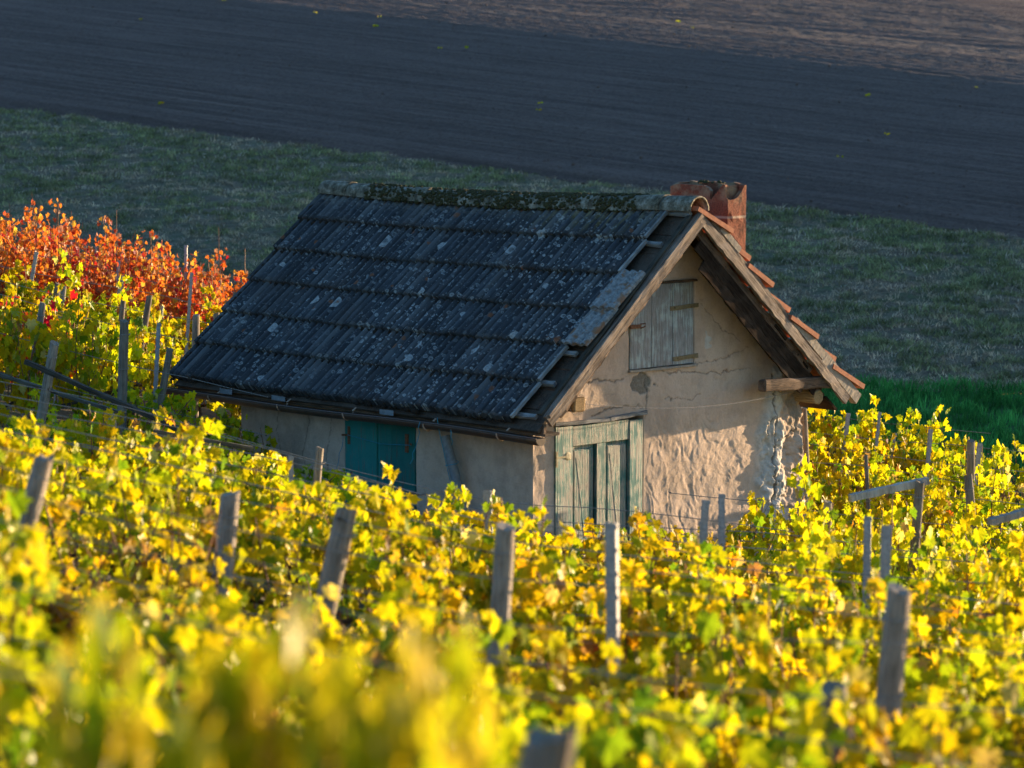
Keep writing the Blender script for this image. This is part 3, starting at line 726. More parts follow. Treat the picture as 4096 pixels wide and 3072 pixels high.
# ridge tiles
nr = 13; rl = (U1 + .30) / nr
def ridge_w(u): return RW + .055 - .045 * math.sin(math.pi * min(1, max(0, u / U1)))
for i in range(nr):
    ua = -.30 + i * rl - .02; ub = ua + rl + .03; mb = MB(); vs = []; fs = []; na, nl = 13, 5
    for j in range(nl + 1):
        u = ua + (ub - ua) * j / nl; rad = (.125 - .012 * j / nl)
        for sgn, rr_ in ((0, rad), (1, rad - .018)):
            for a_ in range(na):
                an = math.pi * (-.02 + 1.04 * a_ / (na - 1)); w_ = rr_ * random.uniform(.985, 1.015)
                vs.append((RV + .005 + 1.06 * w_ * math.cos(an), u, ridge_w(u) - .045 + w_ * math.sin(an) * 1.05 + .006 * math.sin(i * 2.3)))
    st = 2 * na
    for j in range(nl):
        for a_ in range(na - 1):
            b = j * st + a_; fs += [(b, b + 1, b + 1 + st, b + st), (b + na, b + na + st, b + na + 1 + st, b + na + 1)]
    for j in (0, nl):
        for a_ in range(na - 1):
            b = j * st + a_; fs.append((b, b + na, b + na + 1, b + 1) if j == 0 else (b, b + 1, b + na + 1, b + na))
    mb.add(vs, fs); mb.build('ridge_tile', 'ridge_concrete', HUT, True)
mb = MB()
for i in range(1300):
    u = rr.uniform(.35, U1 - .75); an = R(rr.uniform(62, 190)); rad = .124; r_ = rr.uniform(.008, .022)
    if rr.random() > 1.5 * vn(u * 3, an * 2, 140): continue
    n_ = Vector((math.cos(an), 0, math.sin(an))); t_ = Vector((-n_.z, 0, n_.x))
    mb.lump(Vector((RV + .005, u, ridge_w(u) - .045)) + n_ * rad * 1.04, r_ * 1.3, r_, r_ * .9, (Vector((0, 1, 0)), t_, n_))
o = mb.build('ridge_moss', 'moss_green', HUT, True); o['kind'] = 'stuff'
# chimney: broken two-flue block
v0, v1, u0, u1 = 2.60, 2.86, .04, .77
def prof(x, y): return (.04 + .73 * (1310 - x) / 935, 4.10 - (y - 230) / 1759.)
front = [prof(*p) for p in ((1310, 480), (1275, 452), (1268, 245), (1235, 235), (1190, 285), (1130, 370), (1080, 430), (1050, 472), (1005, 500), (1012, 400), (1022, 350), (990, 300), (920, 262), (800, 258), (650, 256), (480, 252), (420, 275), (375, 300))]
loop = []
def add_run(pts):
    for p in pts: loop.append(p)
add_run([(v0, u, w_) for u, w_ in front])
add_run([(v0 + (v1 - v0) * t, u1, 4.06 + .04 * min(1, t * 3)) for t in np.linspace(.15, 1, 5)])
add_run([(v1, u1 + (u0 - u1) * t, 4.10 + .012 * math.sin(t * 17)) for t in np.linspace(.08, 1, 12)])
add_run([(v1 + (v0 - v1) * t, u0, w_) for t, w_ in ((.12, 4.085), (.25, 4.03), (.4, 3.99), (.55, 3.965), (.75, 3.955), (.9, 3.955))])
nl = len(loop); zs = np.linspace(0, 1, 26); vs = []; cx, cy = (v0 + v1) / 2, (u0 + u1) / 2
base = 2.6
for t in zs:
    for (v_, u_, w_) in loop:
        z = base + (w_ - base) * t
        nx_ = float(fbm(np.array([v_ * 14 + u_ * 14]), np.array([z * 14]), 150, 3)[0] - .5) * .018
        dx, dy = v_ - cx, u_ - cy; L = math.hypot(dx, dy); vs.append((v_ + dx / L * nx_, u_ + dy / L * nx_, z))
nO = len(vs)
for t in (1., .75, .5):
    for (v_, u_, w_) in loop:
        vi = min(max(v_, v0 + .045), v1 - .045); ui = min(max(u_, u0 + .045), u1 - .045); z = w_ - (1 - t) * .9
        vs.append((vi, ui, z if t == 1 else 3.7 - (1 - t)))
fs = []
for j in range(len(zs) - 1):
    for i in range(nl): a_ = j * nl + i; b = j * nl + (i + 1) % nl; fs.append((a_, a_ + nl, b + nl, b))
lastr = (len(zs) - 1) * nl
for i in range(nl): a_ = lastr + i; b = lastr + (i + 1) % nl; fs.append((a_, nO + i, nO + (i + 1) % nl, b))
for j in range(2):
    for i in range(nl): a_ = nO + j * nl + i; b = nO + j * nl + (i + 1) % nl; fs.append((a_, a_ + nl, b + nl, b))
mb = MB(); mb.add(vs, fs)
mb.box((v0 + .05, .10, 3.3), (v1 - .05, .135, 4.085), .004)
ch = mb.build('chimney', 'chimney_brick', HUT); ch['label'] = 'broken brick red chimney with two open flues'
mb = MB()
for i in range(26): mb.lump((v1 - .02 + rr.uniform(-.02, .02), rr.uniform(.3, .62), 4.098), rr.uniform(.012, .03), rr.uniform(.012, .03), rr.uniform(.008, .028))
mb.build('moss', 'moss_green', ch, True)
# gutter
g0, g1, gv = -.44, 4.90, -.335
vs = []; fs = []; na = 10; us_ = np.linspace(g0, g1, 30)
for u in us_:
    dz = 2.03 - .012 + .01 * math.sin(u * 1.7)
    for rad in (.062, .058):
        for a_ in range(na + 1):
            an = math.pi + math.pi * a_ / na; vs.append((gv + rad * math.cos(an), u, dz + rad * 1.05 * math.sin(an)))
st = 2 * (na + 1)
for j in range(len(us_) - 1):
    for a_ in range(na):
        b = j * st + a_; c2 = b + na + 1; fs += [(b, b + st, b + st + 1, b + 1), (c2, c2 + 1, c2 + 1 + st, c2 + st)]
for j in (0, len(us_) - 1):
    fs.append(tuple(j * st + a_ for a_ in range(na + 1)))
for j in range(len(us_) - 1):
    for a_ in (0, na): b = j * st + a_; c2 = b + na + 1; fs.append((b, c2, c2 + st, b + st))
mb = MB(); mb.add(vs, fs); mb.tube([(gv - .062, u, 2.02 + .01 * math.sin(u * 1.7)) for u in us_], .007, 6)
GU = mb.build('gutter', 'gutter_brown', HUT, True)
GU.data.polygons.foreach_set('use_smooth', [len(p.vertices) == 4 for p in GU.data.polygons])
for u in (.05, 1.0, 2.1, 3.05, 4.1):
    mb = MB(); mb.tube([(gv + .066 * math.cos(math.pi + math.pi * a_ / 8), u, 2.018 + .068 * math.sin(math.pi + math.pi * a_ / 8)) for a_ in range(9)], .008, 5)
    mb.beam((gv + .06, u, 2.03), (gv + .16, u, 2.09), (0, 0, 1), .02, .006); mb.build('bracket', 'bracket_paint', GU)
for u in (3.1, 1.55, 3.9): 
    mb = MB(); mb.box((gv + .072, u, 2.03), (gv + .076, u + .19, 2.075), .004); mb.build('flashing', 'pipe_grey', GU)
# eave board under the tiles
mb = MB(); mb.beam((-.17, U0 + .03, 2.06), (-.17, U1 - .02, 2.06), (0, 0, 1), .03, .10, 16, .006); mb.build('eave_board', 'beam_wood', HUT)
mb = MB(); mb.beam((-.09, U0 + .02, 2.015), (-.09, U1 - .6, 2.015), (0, 0, 1), .18, .025, 10, .004); mb.build('eave_soffit', 'dark_wood', HUT)
# beam ends
mb = MB(); mb.beam((.385, .3, 2.225), (.385, -.20, 2.225), (0, 0, 1), .155, .13, 5, .008); bevel(mb.build('beam_end', 'end_wood', HUT), .02, 2)
mb = MB(); mb.beam((2.76, -.255, 2.215), (3.78, -.265, 2.18), (0, 0, 1), .10, .115, 12, .006); bevel(mb.build('tie_beam', 'beam_wood', HUT), .018, 2)
for off, t0, t1 in ((-.19, .06, .86), (-.295, .12, .80)):  # simplified soffit boards, added under the eave to shade the gable
    q0 = Vector((ap.x, -.285, ap.z)).lerp(Vector((re_.x, -.285, re_.z)), t0) + nR * off; q1 = Vector((ap.x, -.285, ap.z)).lerp(Vector((re_.x, -.285, re_.z)), t1) + nR * off
    mb = MB(); mb.beam(q0, q1, nR, .022, .112, 22, .006); mb.build('gable_shade_board', 'eave_shade_wood', HUT)
mb = MB(); mb.tube([(3.6, .3, 2.045), (3.6, -.26, 2.04)], .075, 7); bevel(mb.build('beam_end', 'end_wood', HUT), .01, 2)
mb = MB(); mb.beam((3.60, U0 + .1, 2.13), (3.60, U1, 2.12), (0, 0, 1), .12, .05, 8, .004); mb.build('wall_plate', 'beam_wood', HUT)
# wire loop round the left beam end
mb = MB()
for k in range(3):
    mb.tube([(.385 + (.095 + .008 * k) * math.cos(a_ * .35), -.15 - .012 * k + .01 * math.sin(a_), 2.225 + (.085 + .006 * k) * math.sin(a_ * .35)) for a_ in range(19)], .0028, 4)
mb.build('wire_loop', 'wire_steel', HUT)

# door
DR = empty('door', (0, 0, 0)); DR.parent = HUT
DR['label'] = 'weathered green panelled door in the gable wall'
def plank(name, lo, hi, mat, parent, j=.0015, bv=.004): 
    mb = MB(); mb.box(lo, hi, j); return bevel(mb.build(name, mat, parent), bv)
plank('stile', (.29, -.012, .2), (.488, .03, 2.015), 'green_door_paint', DR); plank('stile', (1.226, -.012, .2), (1.398, .03, 1.995), 'green_door_paint', DR)
plank('rail', (.4905, -.008, 1.825), (1.2235, .03, 2.005), 'green_door_paint', DR); plank('rail', (.4905, -.008, .55), (1.2235, .03, .75), 'green_door_paint', DR)
plank('mullion', (.795, -.008, .752), (.918, .03, 1.823), 'green_door_paint', DR)
for a_, b in ((.4905, .793), (.9205, 1.2235)):
    pn = plank('panel', (a_ + .022, .004, .78), (b - .022, .035, 1.79), 'green_door_paint', DR, .001, .012)
    plank('panel_backing', (a_, .028, .752), (b, .045, 1.823), 'green_door_paint', pn)
    mid = (a_ + b) / 2; mb = MB(); mb.beam((a_ + .06, .006, 1.72), (mid + .02, .006, .98), (0, -1, 0), .014, .008, 6, .001); mb.build('slat', 'green_door_paint', pn)
    mb = MB(); mb.beam((mid + .02, .006, .96), (a_ + .07, .006, .82), (0, -1, 0), .014, .008, 3, .001); mb.build('slat', 'green_door_paint', pn)
mb = MB(); mb.lump((.42, -.012, 1.745), .055, .045, .006, (Vector((1, 0, 0)), Vector((0, 0, 1)), Vector((0, -1, 0)))); mb.box((.29, -.02, 1.735), (.42, -.0125, 1.752)); mb.box((.262, -.03, 1.66), (.283, -.008, 1.80))
mb.build('hinge', 'yellow_metal', DR)
mb = MB(); mb.beam((.25, -.02, 2.045), (1.0, -.022, 2.03), (0, 0, 1), .03, .03, 8, .003); mb.beam((.95, -.024, 2.035), (1.43, -.026, 2.055), (0, 0, 1), .03, .035, 6, .005); mb.build('lintel', 'pale_wood', HUT)
mb = MB(); mb.box((.268, -.016, .1), (.287, .03, 2.02), .001); mb.build('door_frame', 'green_door_paint', HUT)
# loft shutter
SH = empty('loft_shutter', (0, 0, 0)); SH.parent = HUT; SH['label'] = 'grey green plank shutter high in the gable'
for a_, b in ((1.235, 1.513), (1.519, 1.80), (1.806, 2.085)): plank('plank', (a_, -.004, 2.46), (b, .03, 3.22), 'shutter_wood', SH, .0025)
for z, x0_ in ((2.985, 1.76), (2.515, 1.80)):
    mb = MB(); mb.beam((x0_, -.010, z), (2.14, -.012, z + .015), (0, 0, 1), .008, .04, 5, .003)
    for x_ in (x0_ + .06, x0_ + .16, x0_ + .26): mb.lump((x_, -.014, z + .006), .008, .008, .008, (Vector((1, 0, 0)), Vector((0, 0, 1)), Vector((0, -1, 0))))
    mb.build('strap_hinge', 'hinge_olive', SH)
mb = MB(); mb.beam((1.22, -.014, 2.85), (1.36, -.016, 2.85), (0, 0, 1), .012, .035, 3, .002); mb.tube([(1.35, -.02, 2.83), (1.385, -.05, 2.85), (1.385, -.05, 2.875), (1.35, -.02, 2.87)], .006, 5); mb.build('bolt', 'rust', SH)
mb = MB(); mb.beam((1.21, -.012, 2.445), (2.12, -.012, 2.44), (0, 0, 1), .03, .02, 9, .003); mb.build('sill', 'mortar', HUT)
mb = MB(); mb.beam((1.55, -.006, 3.235), (2.12, -.006, 3.232), (0, 0, 1), .03, .018, 6, .003); mb.build('lintel', 'beam_wood', HUT)
# teal shutters on the eave side
for (a_, b, nm) in ((2.065, 2.52, 'far'), (1.545, 2.035, 'near')):
    TS = empty('window_shutter', (0, 0, 0)); TS.parent = HUT
    cuts = [a_, b] if nm == 'far' else [a_, a_ + .32, b]
    for c0_, c1_ in zip(cuts[:-1], cuts[1:]): plank('plank', (-.012 if nm == 'far' else -.004, c0_ + .002, .93), (.03, c1_ - .002, 1.965), 'teal_paint', TS)
    hy = 2.44 if nm == 'far' else 1.63
    mb = MB(); mb.box((-.018, hy, 1.66), (-.0125 if nm == 'far' else -.0045, hy + .035, 1.83), .001); mb.build('hinge', 'rust', TS)
    mb = MB(); mb.tube([(-.015, hy + (.04 if nm == 'far' else -.04), 1.745), (-.05, hy + (.08 if nm == 'far' else -.08), 1.745)], .01, 5); mb.build('pin', 'rust', TS)
plank('shutter_post', (.004, 2.037, .93), (.04, 2.063, 1.965), 'teal_paint', HUT)

def hw(p): p = Vector(p); return Vector((O.x, O.y, O.z)) + cvx * p.x + cux * p.y + Vector((0, 0, p.z))
# things fixed to or leaning on the hut
mb = MB(); pipe = [hw((-.13, 1.0, 1.885)), hw((-.10, .80, 1.32)), hw((-.09, .62, .75))]
mb2 = MB(); mb2.tube([p.lerp(q, t) for p, q in ((pipe[0], pipe[2]),) for t in np.linspace(0, 1, 8)], .046, 14, False); mb2.tube([pipe[0].lerp(pipe[2], t) for t in np.linspace(0, .3, 3)], .040, 14, False)
tag(mb2.build('drain_pipe', 'pipe_grey', None, True), 'grey blue pipe leaning against the wall beneath the gutter', 'pipe')
def string(name, paths, label, cat, mat='twine', r=.0035):
    mb = MB()
    for p in paths: mb.tube(p, r, 5)
    return tag(mb.build(name, mat), label, cat)
wig = lambda a, b, n, s: [Vector(a).lerp(Vector(b), t) + Vector((random.uniform(-s, s), random.uniform(-s, s), 0)) for t in np.linspace(0, 1, n)]
string('twine', [wig(hw((-.41, 1.02, 2.03)), hw((-.40, 1.16, 1.64)), 9, .014), wig(hw((-.41, .80, 2.09)), hw((-.2, .86, 1.48)), 7, .006), wig(hw((-.40, .62, 2.0)), hw((-.4, .62, 1.86)), 5, .012),
    [hw((-.13 + .06 * math.cos(t), .91 + .06 * math.sin(t), 1.60 + .01 * t)) for t in np.linspace(0, 6.3, 12)]], 'bright blue twine hanging from the gutter round the grey pipe', 'twine')
string('twine', [wig(hw((-.03, 2.46, 1.75)), hw((-.045, 2.0, 1.715)), 8, .002) + wig(hw((-.045, 1.99, 1.71)), hw((-.03, 1.57, 1.735)), 8, .002), wig(hw((-.04, 2.50, 1.73)), hw((-.05, 2.62, 1.35)), 8, .008)],
    'dark blue twine stretched across the teal shutters', 'twine', r=.003)
MAT['twine2'] = MAT['twine']
string('slack_wire', [[hw((.47 + 3.45 * t, -.19 - .05 * math.sin(t * 3), 2.225 - .14 * math.sin(math.pi * t) * (1 - .3 * t) - .06 * t)) for t in np.linspace(0, 1, 26)],
    [hw((3.9 - .72 * t, -.24, 2.23 - .09 * t)) for t in np.linspace(0, 1, 6)]], 'thin slack wire running across the gable between the two beam ends', 'wire', 'wire_steel', .0028)

# ------------------------------------------------------------------ posts
def wood_post(h, r, seed, broken=False):
    rs = np.random.RandomState(seed); n = 14; nz_ = 9; vs = []; fs = []
    ph = rs.rand(4) * 6
    for j in range(nz_ + 1):
        t = j / nz_; z = h * t
        for i in range(n):
            an = 2 * np.pi * i / n
            rr_ = r * (1.06 - .10 * t) * (1 + .05 * np.sin(2 * an + ph[0]) + .03 * np.sin(3 * an + ph[1] + t * 2) + rs.uniform(-.012, .012))
            zz = z
            if j == nz_: zz = z + r * .28 * np.cos(an + ph[2]) + rs.uniform(-.006, .006) + (r * rs.uniform(-.55, .1) if broken else 0); rr_ *= .93
            bx = .012 * np.sin(t * 3 + ph[3])
            vs.append((rr_ * np.cos(an) + bx, rr_ * np.sin(an), zz))
    for j in range(nz_):
        for i in range(n): a_ = j * n + i; b = j * n + (i + 1) % n; fs.append((a_, b, b + n, a_ + n))
    tp = nz_ * n; vs.append((.012 * np.sin(3 + ph[3]), 0, h - (r * .4 if broken else .004))); fs += [(tp + i, tp + (i + 1) % n, len(vs) - 1) for i in range(n)]
    mb = MB(); mb.add(vs, fs); return mb
def metal_post(h, w):
    mb = MB(); t = .004; d = w * .62
    mb.box((-w / 2, -t / 2, 0), (w / 2, t / 2, h)); mb.box((-w / 2 - .002, t / 2 + .0005, 0), (-w / 2 + t, d, h - .003)); mb.box((w / 2 - t, t / 2 + .0005, 0), (w / 2 + .002, d, h - .003))
    mb.box((-w / 2 + t + .001, d - t, 0), (-w / 2 + w * .28, d + .001, h - .006)); mb.box((w / 2 - w * .28, d - t, 0), (w / 2 - t - .001, d + .001, h - .006))
    for i in range(int(h / .11)):
        z = h - .07 - i * .11; mb.box((-w / 2 - .008, .006, z), (-w / 2 - .0025, .018, z + .022)); mb.box((w / 2 + .0025, .006, z + .04), (w / 2 + .008, .018, z + .062))
    return mb
# kind, top px, lower px, width px, distance, label
POSTS = [
 ('m', (147, 998), (107, 1222), 15, 34.0, 'grey metal post leaning in the yellow vines below the red row'),
 ('w', (229, 1128), (214, 1247), 26, 32.4, 'weathered wooden post, darker of a close pair on the yellow bank'),
 ('w', (255, 1140), (239, 1247), 22, 33.2, 'pale wooden post, lighter of a close pair on the yellow bank'),
 ('w', (171, 1203), (132, 1490), 30, 28.0, 'leaning brown wooden post between the close pair and the dark rails'),
 ('w', (219, 1355), (146, 1745), 42, 24.6, 'thick leaning grey wooden post crossed by the long dark rail'),
 ('m', (266, 1304), (254, 1396), 18, 30.0, 'short blue grey metal post beside the thick leaning post'),
 ('m', (502, 1083), (448, 1272), 15, 34.0, 'strongly leaning galvanised post on the yellow bank'),
 ('w', (497, 1200), (490, 1277), 24, 32.0, 'short wooden post behind the tallest brown post'),
 ('w', (597, 1172), (567, 1347), 26, 31.0, 'tilted brown wooden post in the middle of the yellow bank'),
 ('m', (475, 1040), (470, 1108), 12, 36.2, 'thin grey metal post standing against the orange leaves'),
 ('m', (738, 981), (738, 1138), 12, 36.6, 'dark upright metal post rising above the red vines'),
 ('m', (385, 971), (383, 1033), 10, 36.6, 'small dark metal post half hidden in the red vines'),
 ('m', (766, 1088), (751, 1312), 13, 33.0, 'tall grey metal post in front of the red vines near the roof'),
 ('w', (783, 1260), (783, 1366), 30, 30.0, 'short dark wooden post with a blackened top near the roof edge'),
 ('m', (646, 1222), (644, 1282), 14, 32.0, 'small light metal post beside the tilted brown post'),
 ('w', (870, 1254), (870, 1337), 26, 31.0, 'pale wooden post closest to the roof edge'),
 ('w', (502, 1282), (488, 1618), 38, 26.4, 'tallest brown wooden post on the bank beside the hut'),
 ('m', (631, 1292), (614, 1643), 16, 28.4, 'long pale metal post beside the wooden post by the gutter'),
 ('w', (677, 1383), (651, 1540), 28, 27.2, 'grey wooden post just beyond the gutter end'),
 ('b', (447, 1655), (457, 1757), 45, 23.6, 'blackened broken post stump beneath the long dark rail'),
 ('w', (641, 1723), (632, 1842), 46, 22.2, 'pale grey post carrying the short end of the low rail'),
 ('m', (706, 1757), (706, 1822), 30, 21.4, 'dark flat metal post just behind the low rail'),
 ('m', (728, 1815), (741, 1996), 20, 19.6, 'slim white sunlit metal post in front of the low rail'),
 ('b', (180, 1780), (130, 1990), 88, 13.4, 'thick knotty broken post at the frame edge among blurred leaves'),
 ('w', (932, 1967), (876, 2535), 84, 15.2, 'long dark wooden post with one sunlit edge left of the teal shutters'),
 ('w', (1403, 2010), (1318, 2400), 90, 14.0, 'leaning grey wooden post below the teal shutters'),
 ('w', (2015, 2103), (2000, 2450), 88, 13.4, 'upright weathered wooden post below the hut corner'),
 ('m', (2458, 2085), (2458, 2640), 52, 13.0, 'tall bright metal post below the green door'),
 ('m', (2824, 1999), (2805, 2232), 34, 19.8, 'leaning blue grey metal post in front of the plaster wall'),
 ('m', (2887, 1977), (2887, 2135), 27, 20.3, 'dark and white metal post in front of the plaster wall'),
 ('m', (1948, 1961), (1954, 2102), 34, 19.6, 'short metal post in front of the grey eave wall'),
 ('w', (1287, 1787), (1281, 1850), 36, 22.6, 'small cut wooden post before the far end of the eave wall'),
 ('m', (1163, 1824), (1167, 2009), 20, 20.6, 'slim rusty and white metal post before the eave wall'),
 ('w', (3210, 1630), (3213, 1707), 28, 28.8, 'round capped wooden post beside the cracked corner'),
 ('m', (3399, 1650), (3385, 1760), 16, 31.6, 'leaning blue grey metal post behind the cracked corner'),
 ('m', (3524, 1647), (3517, 1712), 12, 32.6, 'thin metal post at the edge of the green grass strip'),
 ('m', (3590, 1727), (3582, 1770), 10, 31.8, 'tiny metal post in the yellow leaves below the grass strip'),
 ('m', (3722, 1715), (3717, 1782), 17, 31.0, 'upright blue metal post near the brown weed stalks'),
 ('w', (3881, 1763), (3879, 1847), 34, 29.0, 'split wooden post at the vineyard edge near the frame side'),
 ('m', (3920, 1770), (3915, 1818), 20, 29.6, 'pale metal post right beside the split wooden post'),
 ('w', (3469, 1821), (3471, 1890), 16, 27.4, 'small dark wooden post among the yellow leaves above the sloping rail'),
 ('w', (3872, 1898), (3876, 1958), 38, 25.6, 'stubby pale and dark wooden post above the sloping rail'),
 ('w', (3679, 1924), (3664, 2165), 42, 22.4, 'brown wooden post wound with wire under the sloping rail'),
 ('w', (3317, 2006), (3312, 2200), 36, 22.4, 'reddish brown post at the lower end of the sloping rail'),
 ('m', (3469, 2069), (3466, 2252), 30, 18.6, 'dark and white metal post, farther of two by the sloping rail'),
 ('m', (3544, 2098), (3534, 2400), 40, 15.6, 'dark and white metal post, nearer and taller of two by the sloping rail'),
 ('w', (3594, 2352), (3570, 2680), 105, 11.6, 'thick blue grey wooden post with a pale sunlit edge'),
 ('w', (3329, 2741), (3343, 2868), 125, 10.0, 'dark blurred post top low among the leaves'),
 ('b', (2225, 2850), (2183, 3072), 240, 5.8, 'large blurred dark post top nearest the camera'),
]
POST_GROUP = {'w': 'wooden trellis posts', 'b': 'wooden trellis posts', 'm': 'metal trellis posts'}
POST_AT = []
for i, (k, tpx, bpx, wpx, D, lab) in enumerate(POSTS):
    tp = P(tpx[0], tpx[1], D); bp = P(bpx[0], bpx[1], D); w_ = wpx / F * D
    lean = (tp.x - bp.x) / max(.05, tp.z - bp.z)
    g = float(gz(tp.x, D)) - .15; h = tp.z - g
    h = max(h, .5)
    bx = tp.x - lean * h
    if k == 'm':
        mb = metal_post(h, w_ * .86); me = mb.mesh('metal_post', 'galvanised')
    else:
        mb = wood_post(h, w_ / 2, 200 + i, k == 'b'); me = mb.mesh('wooden_post', 'post_wood', False)
    o = obj('metal_post' if k == 'm' else 'wooden_post', me)
    o.location = (bx, D, g); o.rotation_euler = (random.uniform(-.03, .03), math.atan(lean), (random.uniform(-.5, .3) if k == 'm' else random.uniform(0, 6)))
    if k != 'm': o.rotation_euler = (0, math.atan(lean), 0)
    tag(o, lab, 'post', POST_GROUP[k])
    if wpx > 45 and 12.6 < D < 16: POST_AT.append((tp.x, D))
    if k == 'w' and D < 30:                              # wire wound round the post
        for zf in (h - .13, h - .45):
            mb = MB(); mb.tube([((w_ / 2 + .004) * math.cos(a_ * .6), (w_ / 2 + .004) * math.sin(a_ * .6), zf + .004 * a_ * .3 + .006 * math.sin(a_ * .6)) for a_ in range(12)], .003, 4)
            mb.build('wire_wrap', 'wire_steel', o)
# a branch stub on the knotty post
# rails
def rail(a, b, w_, h_, label, mat='rail_wood'):
    mb = MB(); a = Vector(a); b = Vector(b); L = (b - a).length
    mb.beam((0, 0, 0), (L, 0, 0), (0, 0, 1), w_, h_, 14, .0035)
    o = obj('wooden_rail', mb.mesh('wooden_rail', mat)); o.location = a
    d = (b - a); o.rotation_euler = (0, -math.atan2(d.z, math.hypot(d.x, d.y)), math.atan2(d.y, d.x)); return tag(o, label, 'rail', 'wooden rails fixed to the posts')
rail(P(102, 1446, 23.9), P(742, 1728, 23.3), .042, .038, 'long dark rail slanting down past the thick leaning post')
rail(P(-60, 1480, 24.9), P(502, 1658, 24.3), .04, .03, 'lower grey rail slanting behind the long dark rail')
rail(P(617, 1727, 22.1), P(1010, 1795, 22.4), .04, .034, 'low greenish rail ending at the wall beside the hut')
rail(P(3400, 1992, 22.35), P(3712, 1922, 22.5), .07, .055, 'pale grey rail sloping up to the wire wound post', 'grey_wood')
rail(P(3960, 2088, 20.6), P(4160, 2030, 20.9), .06, .05, 'short pale rail at the frame side below the sloping rail', 'grey_wood')

# ------------------------------------------------------------------ vines
LT = np.array([(0, .15, 0), (0, 0, 0), (.17, -.24, 0), (.40, -.17, 0), (.40, .05, 0), (.64, .24, 0), (.47, .33, 0), (.36, .42, 0), (.36, .64, 0), (.16, .70, 0), (0, 1.0, 0),
   (-.16, .70, 0), (-.36, .64, 0), (-.36, .42, 0), (-.47, .33, 0), (-.64, .24, 0), (-.40, .05, 0), (-.40, -.17, 0), (-.17, -.24, 0)], float)
LF = np.array([(0, i, i + 1) for i in range(1, 18)] + [(0, 18, 1)])
EDGE = np.array([0] + [.35, .8, 1, .6, 1, .8, .4, 1, .7, 1, .7, 1, .4, .8, 1, .6, 1, .8])
YEL = [((.70, .52, .008), 32), ((.62, .545, .010), 34), ((.45, .485, .010), 24), ((.19, .30, .012), 14), ((.66, .40, .012), 2.5), ((.42, .25, .08), 1.6), ((.72, .60, .16), 3), ((.55, .18, .03), .35)]
GRN = [((.66, .53, .010), 28), ((.55, .53, .010), 34), ((.35, .44, .012), 22), ((.15, .24, .012), 15), ((.62, .42, .02), 1.0), ((.66, .56, .14), 1.5)]
RED = [((.64, .185, .03), 32), ((.68, .29, .04), 24), ((.54, .09, .035), 18), ((.42, .03, .035), 8), ((.68, .46, .06), 10), ((.46, .26, .14), 10)]
MIX = YEL[:4] + [((.62, .03, .025), 40), ((.65, .14, .03), 16)]
def pick(pal, n, rs):
    w_ = np.array([p[1] for p in pal], float); w_ /= w_.sum(); c = np.array([p[0] for p in pal]); return c[rs.choice(len(pal), n, p=w_)]
def leaves(pos, pal, rs, size=(.058, .088), outdir=None, colr=None, reddish=False):
    n = len(pos); s = rs.uniform(size[0], size[1], n) * 1.0
    tip = np.stack([rs.normal(0, .55, n), rs.normal(0, .55, n), -1 + rs.normal(0, .45, n)], 1); tip /= np.linalg.norm(tip, axis=1)[:, None]
    nr_ = np.stack([rs.normal(0, .75, n), rs.choice([-1, 1], n, p=[.62, .38]) * np.abs(rs.normal(.5, .5, n)), rs.normal(.35, .45, n)], 1)
    nr_ -= tip * (nr_ * tip).sum(1)[:, None]; nr_ /= np.linalg.norm(nr_, axis=1)[:, None]
    sd = np.cross(tip, nr_)
    fold = rs.uniform(-.1, .55, n)[:, None]; cup = rs.normal(0, .28, n)[:, None]; wav = rs.normal(0, .05, (n, len(LT))); wav[:, 0] = 0
    tx = LT[None, :, 0] * rs.uniform(.82, 1.12, (n, 1)) + 0 * wav; ty = LT[None, :, 1] * rs.uniform(.88, 1.1, (n, 1))
    tz = -fold * np.abs(tx) * .7 + cup * (ty - .3) ** 2 - .12 * (tx ** 2) * rs.uniform(0, 3, (n, 1)) + wav
    V = pos[:, None, :] + s[:, None, None] * (tx[..., None] * sd[:, None, :] + ty[..., None] * tip[:, None, :] + tz[..., None] * nr_[:, None, :])
    C = pick(pal, n, rs) * rs.uniform(.82, 1.12, (n, 1))
    E_ = pick(pal, n, rs)
    brown = (rs.rand(n) < .13)[:, None]; E_ = np.where(brown, np.array([.36, .19, .06])[None], E_)
    k = EDGE[None, :, None] * (rs.uniform(0, .55, n))[:, None, None]
    Cv = C[:, None, :] * (1 - k) + E_[:, None, :] * k
    Fc = (LF[None] + (np.arange(n) * len(LT))[:, None, None]).reshape(-1, 3)
    return V.reshape(-1, 3), Fc, Cv.reshape(-1, 3)
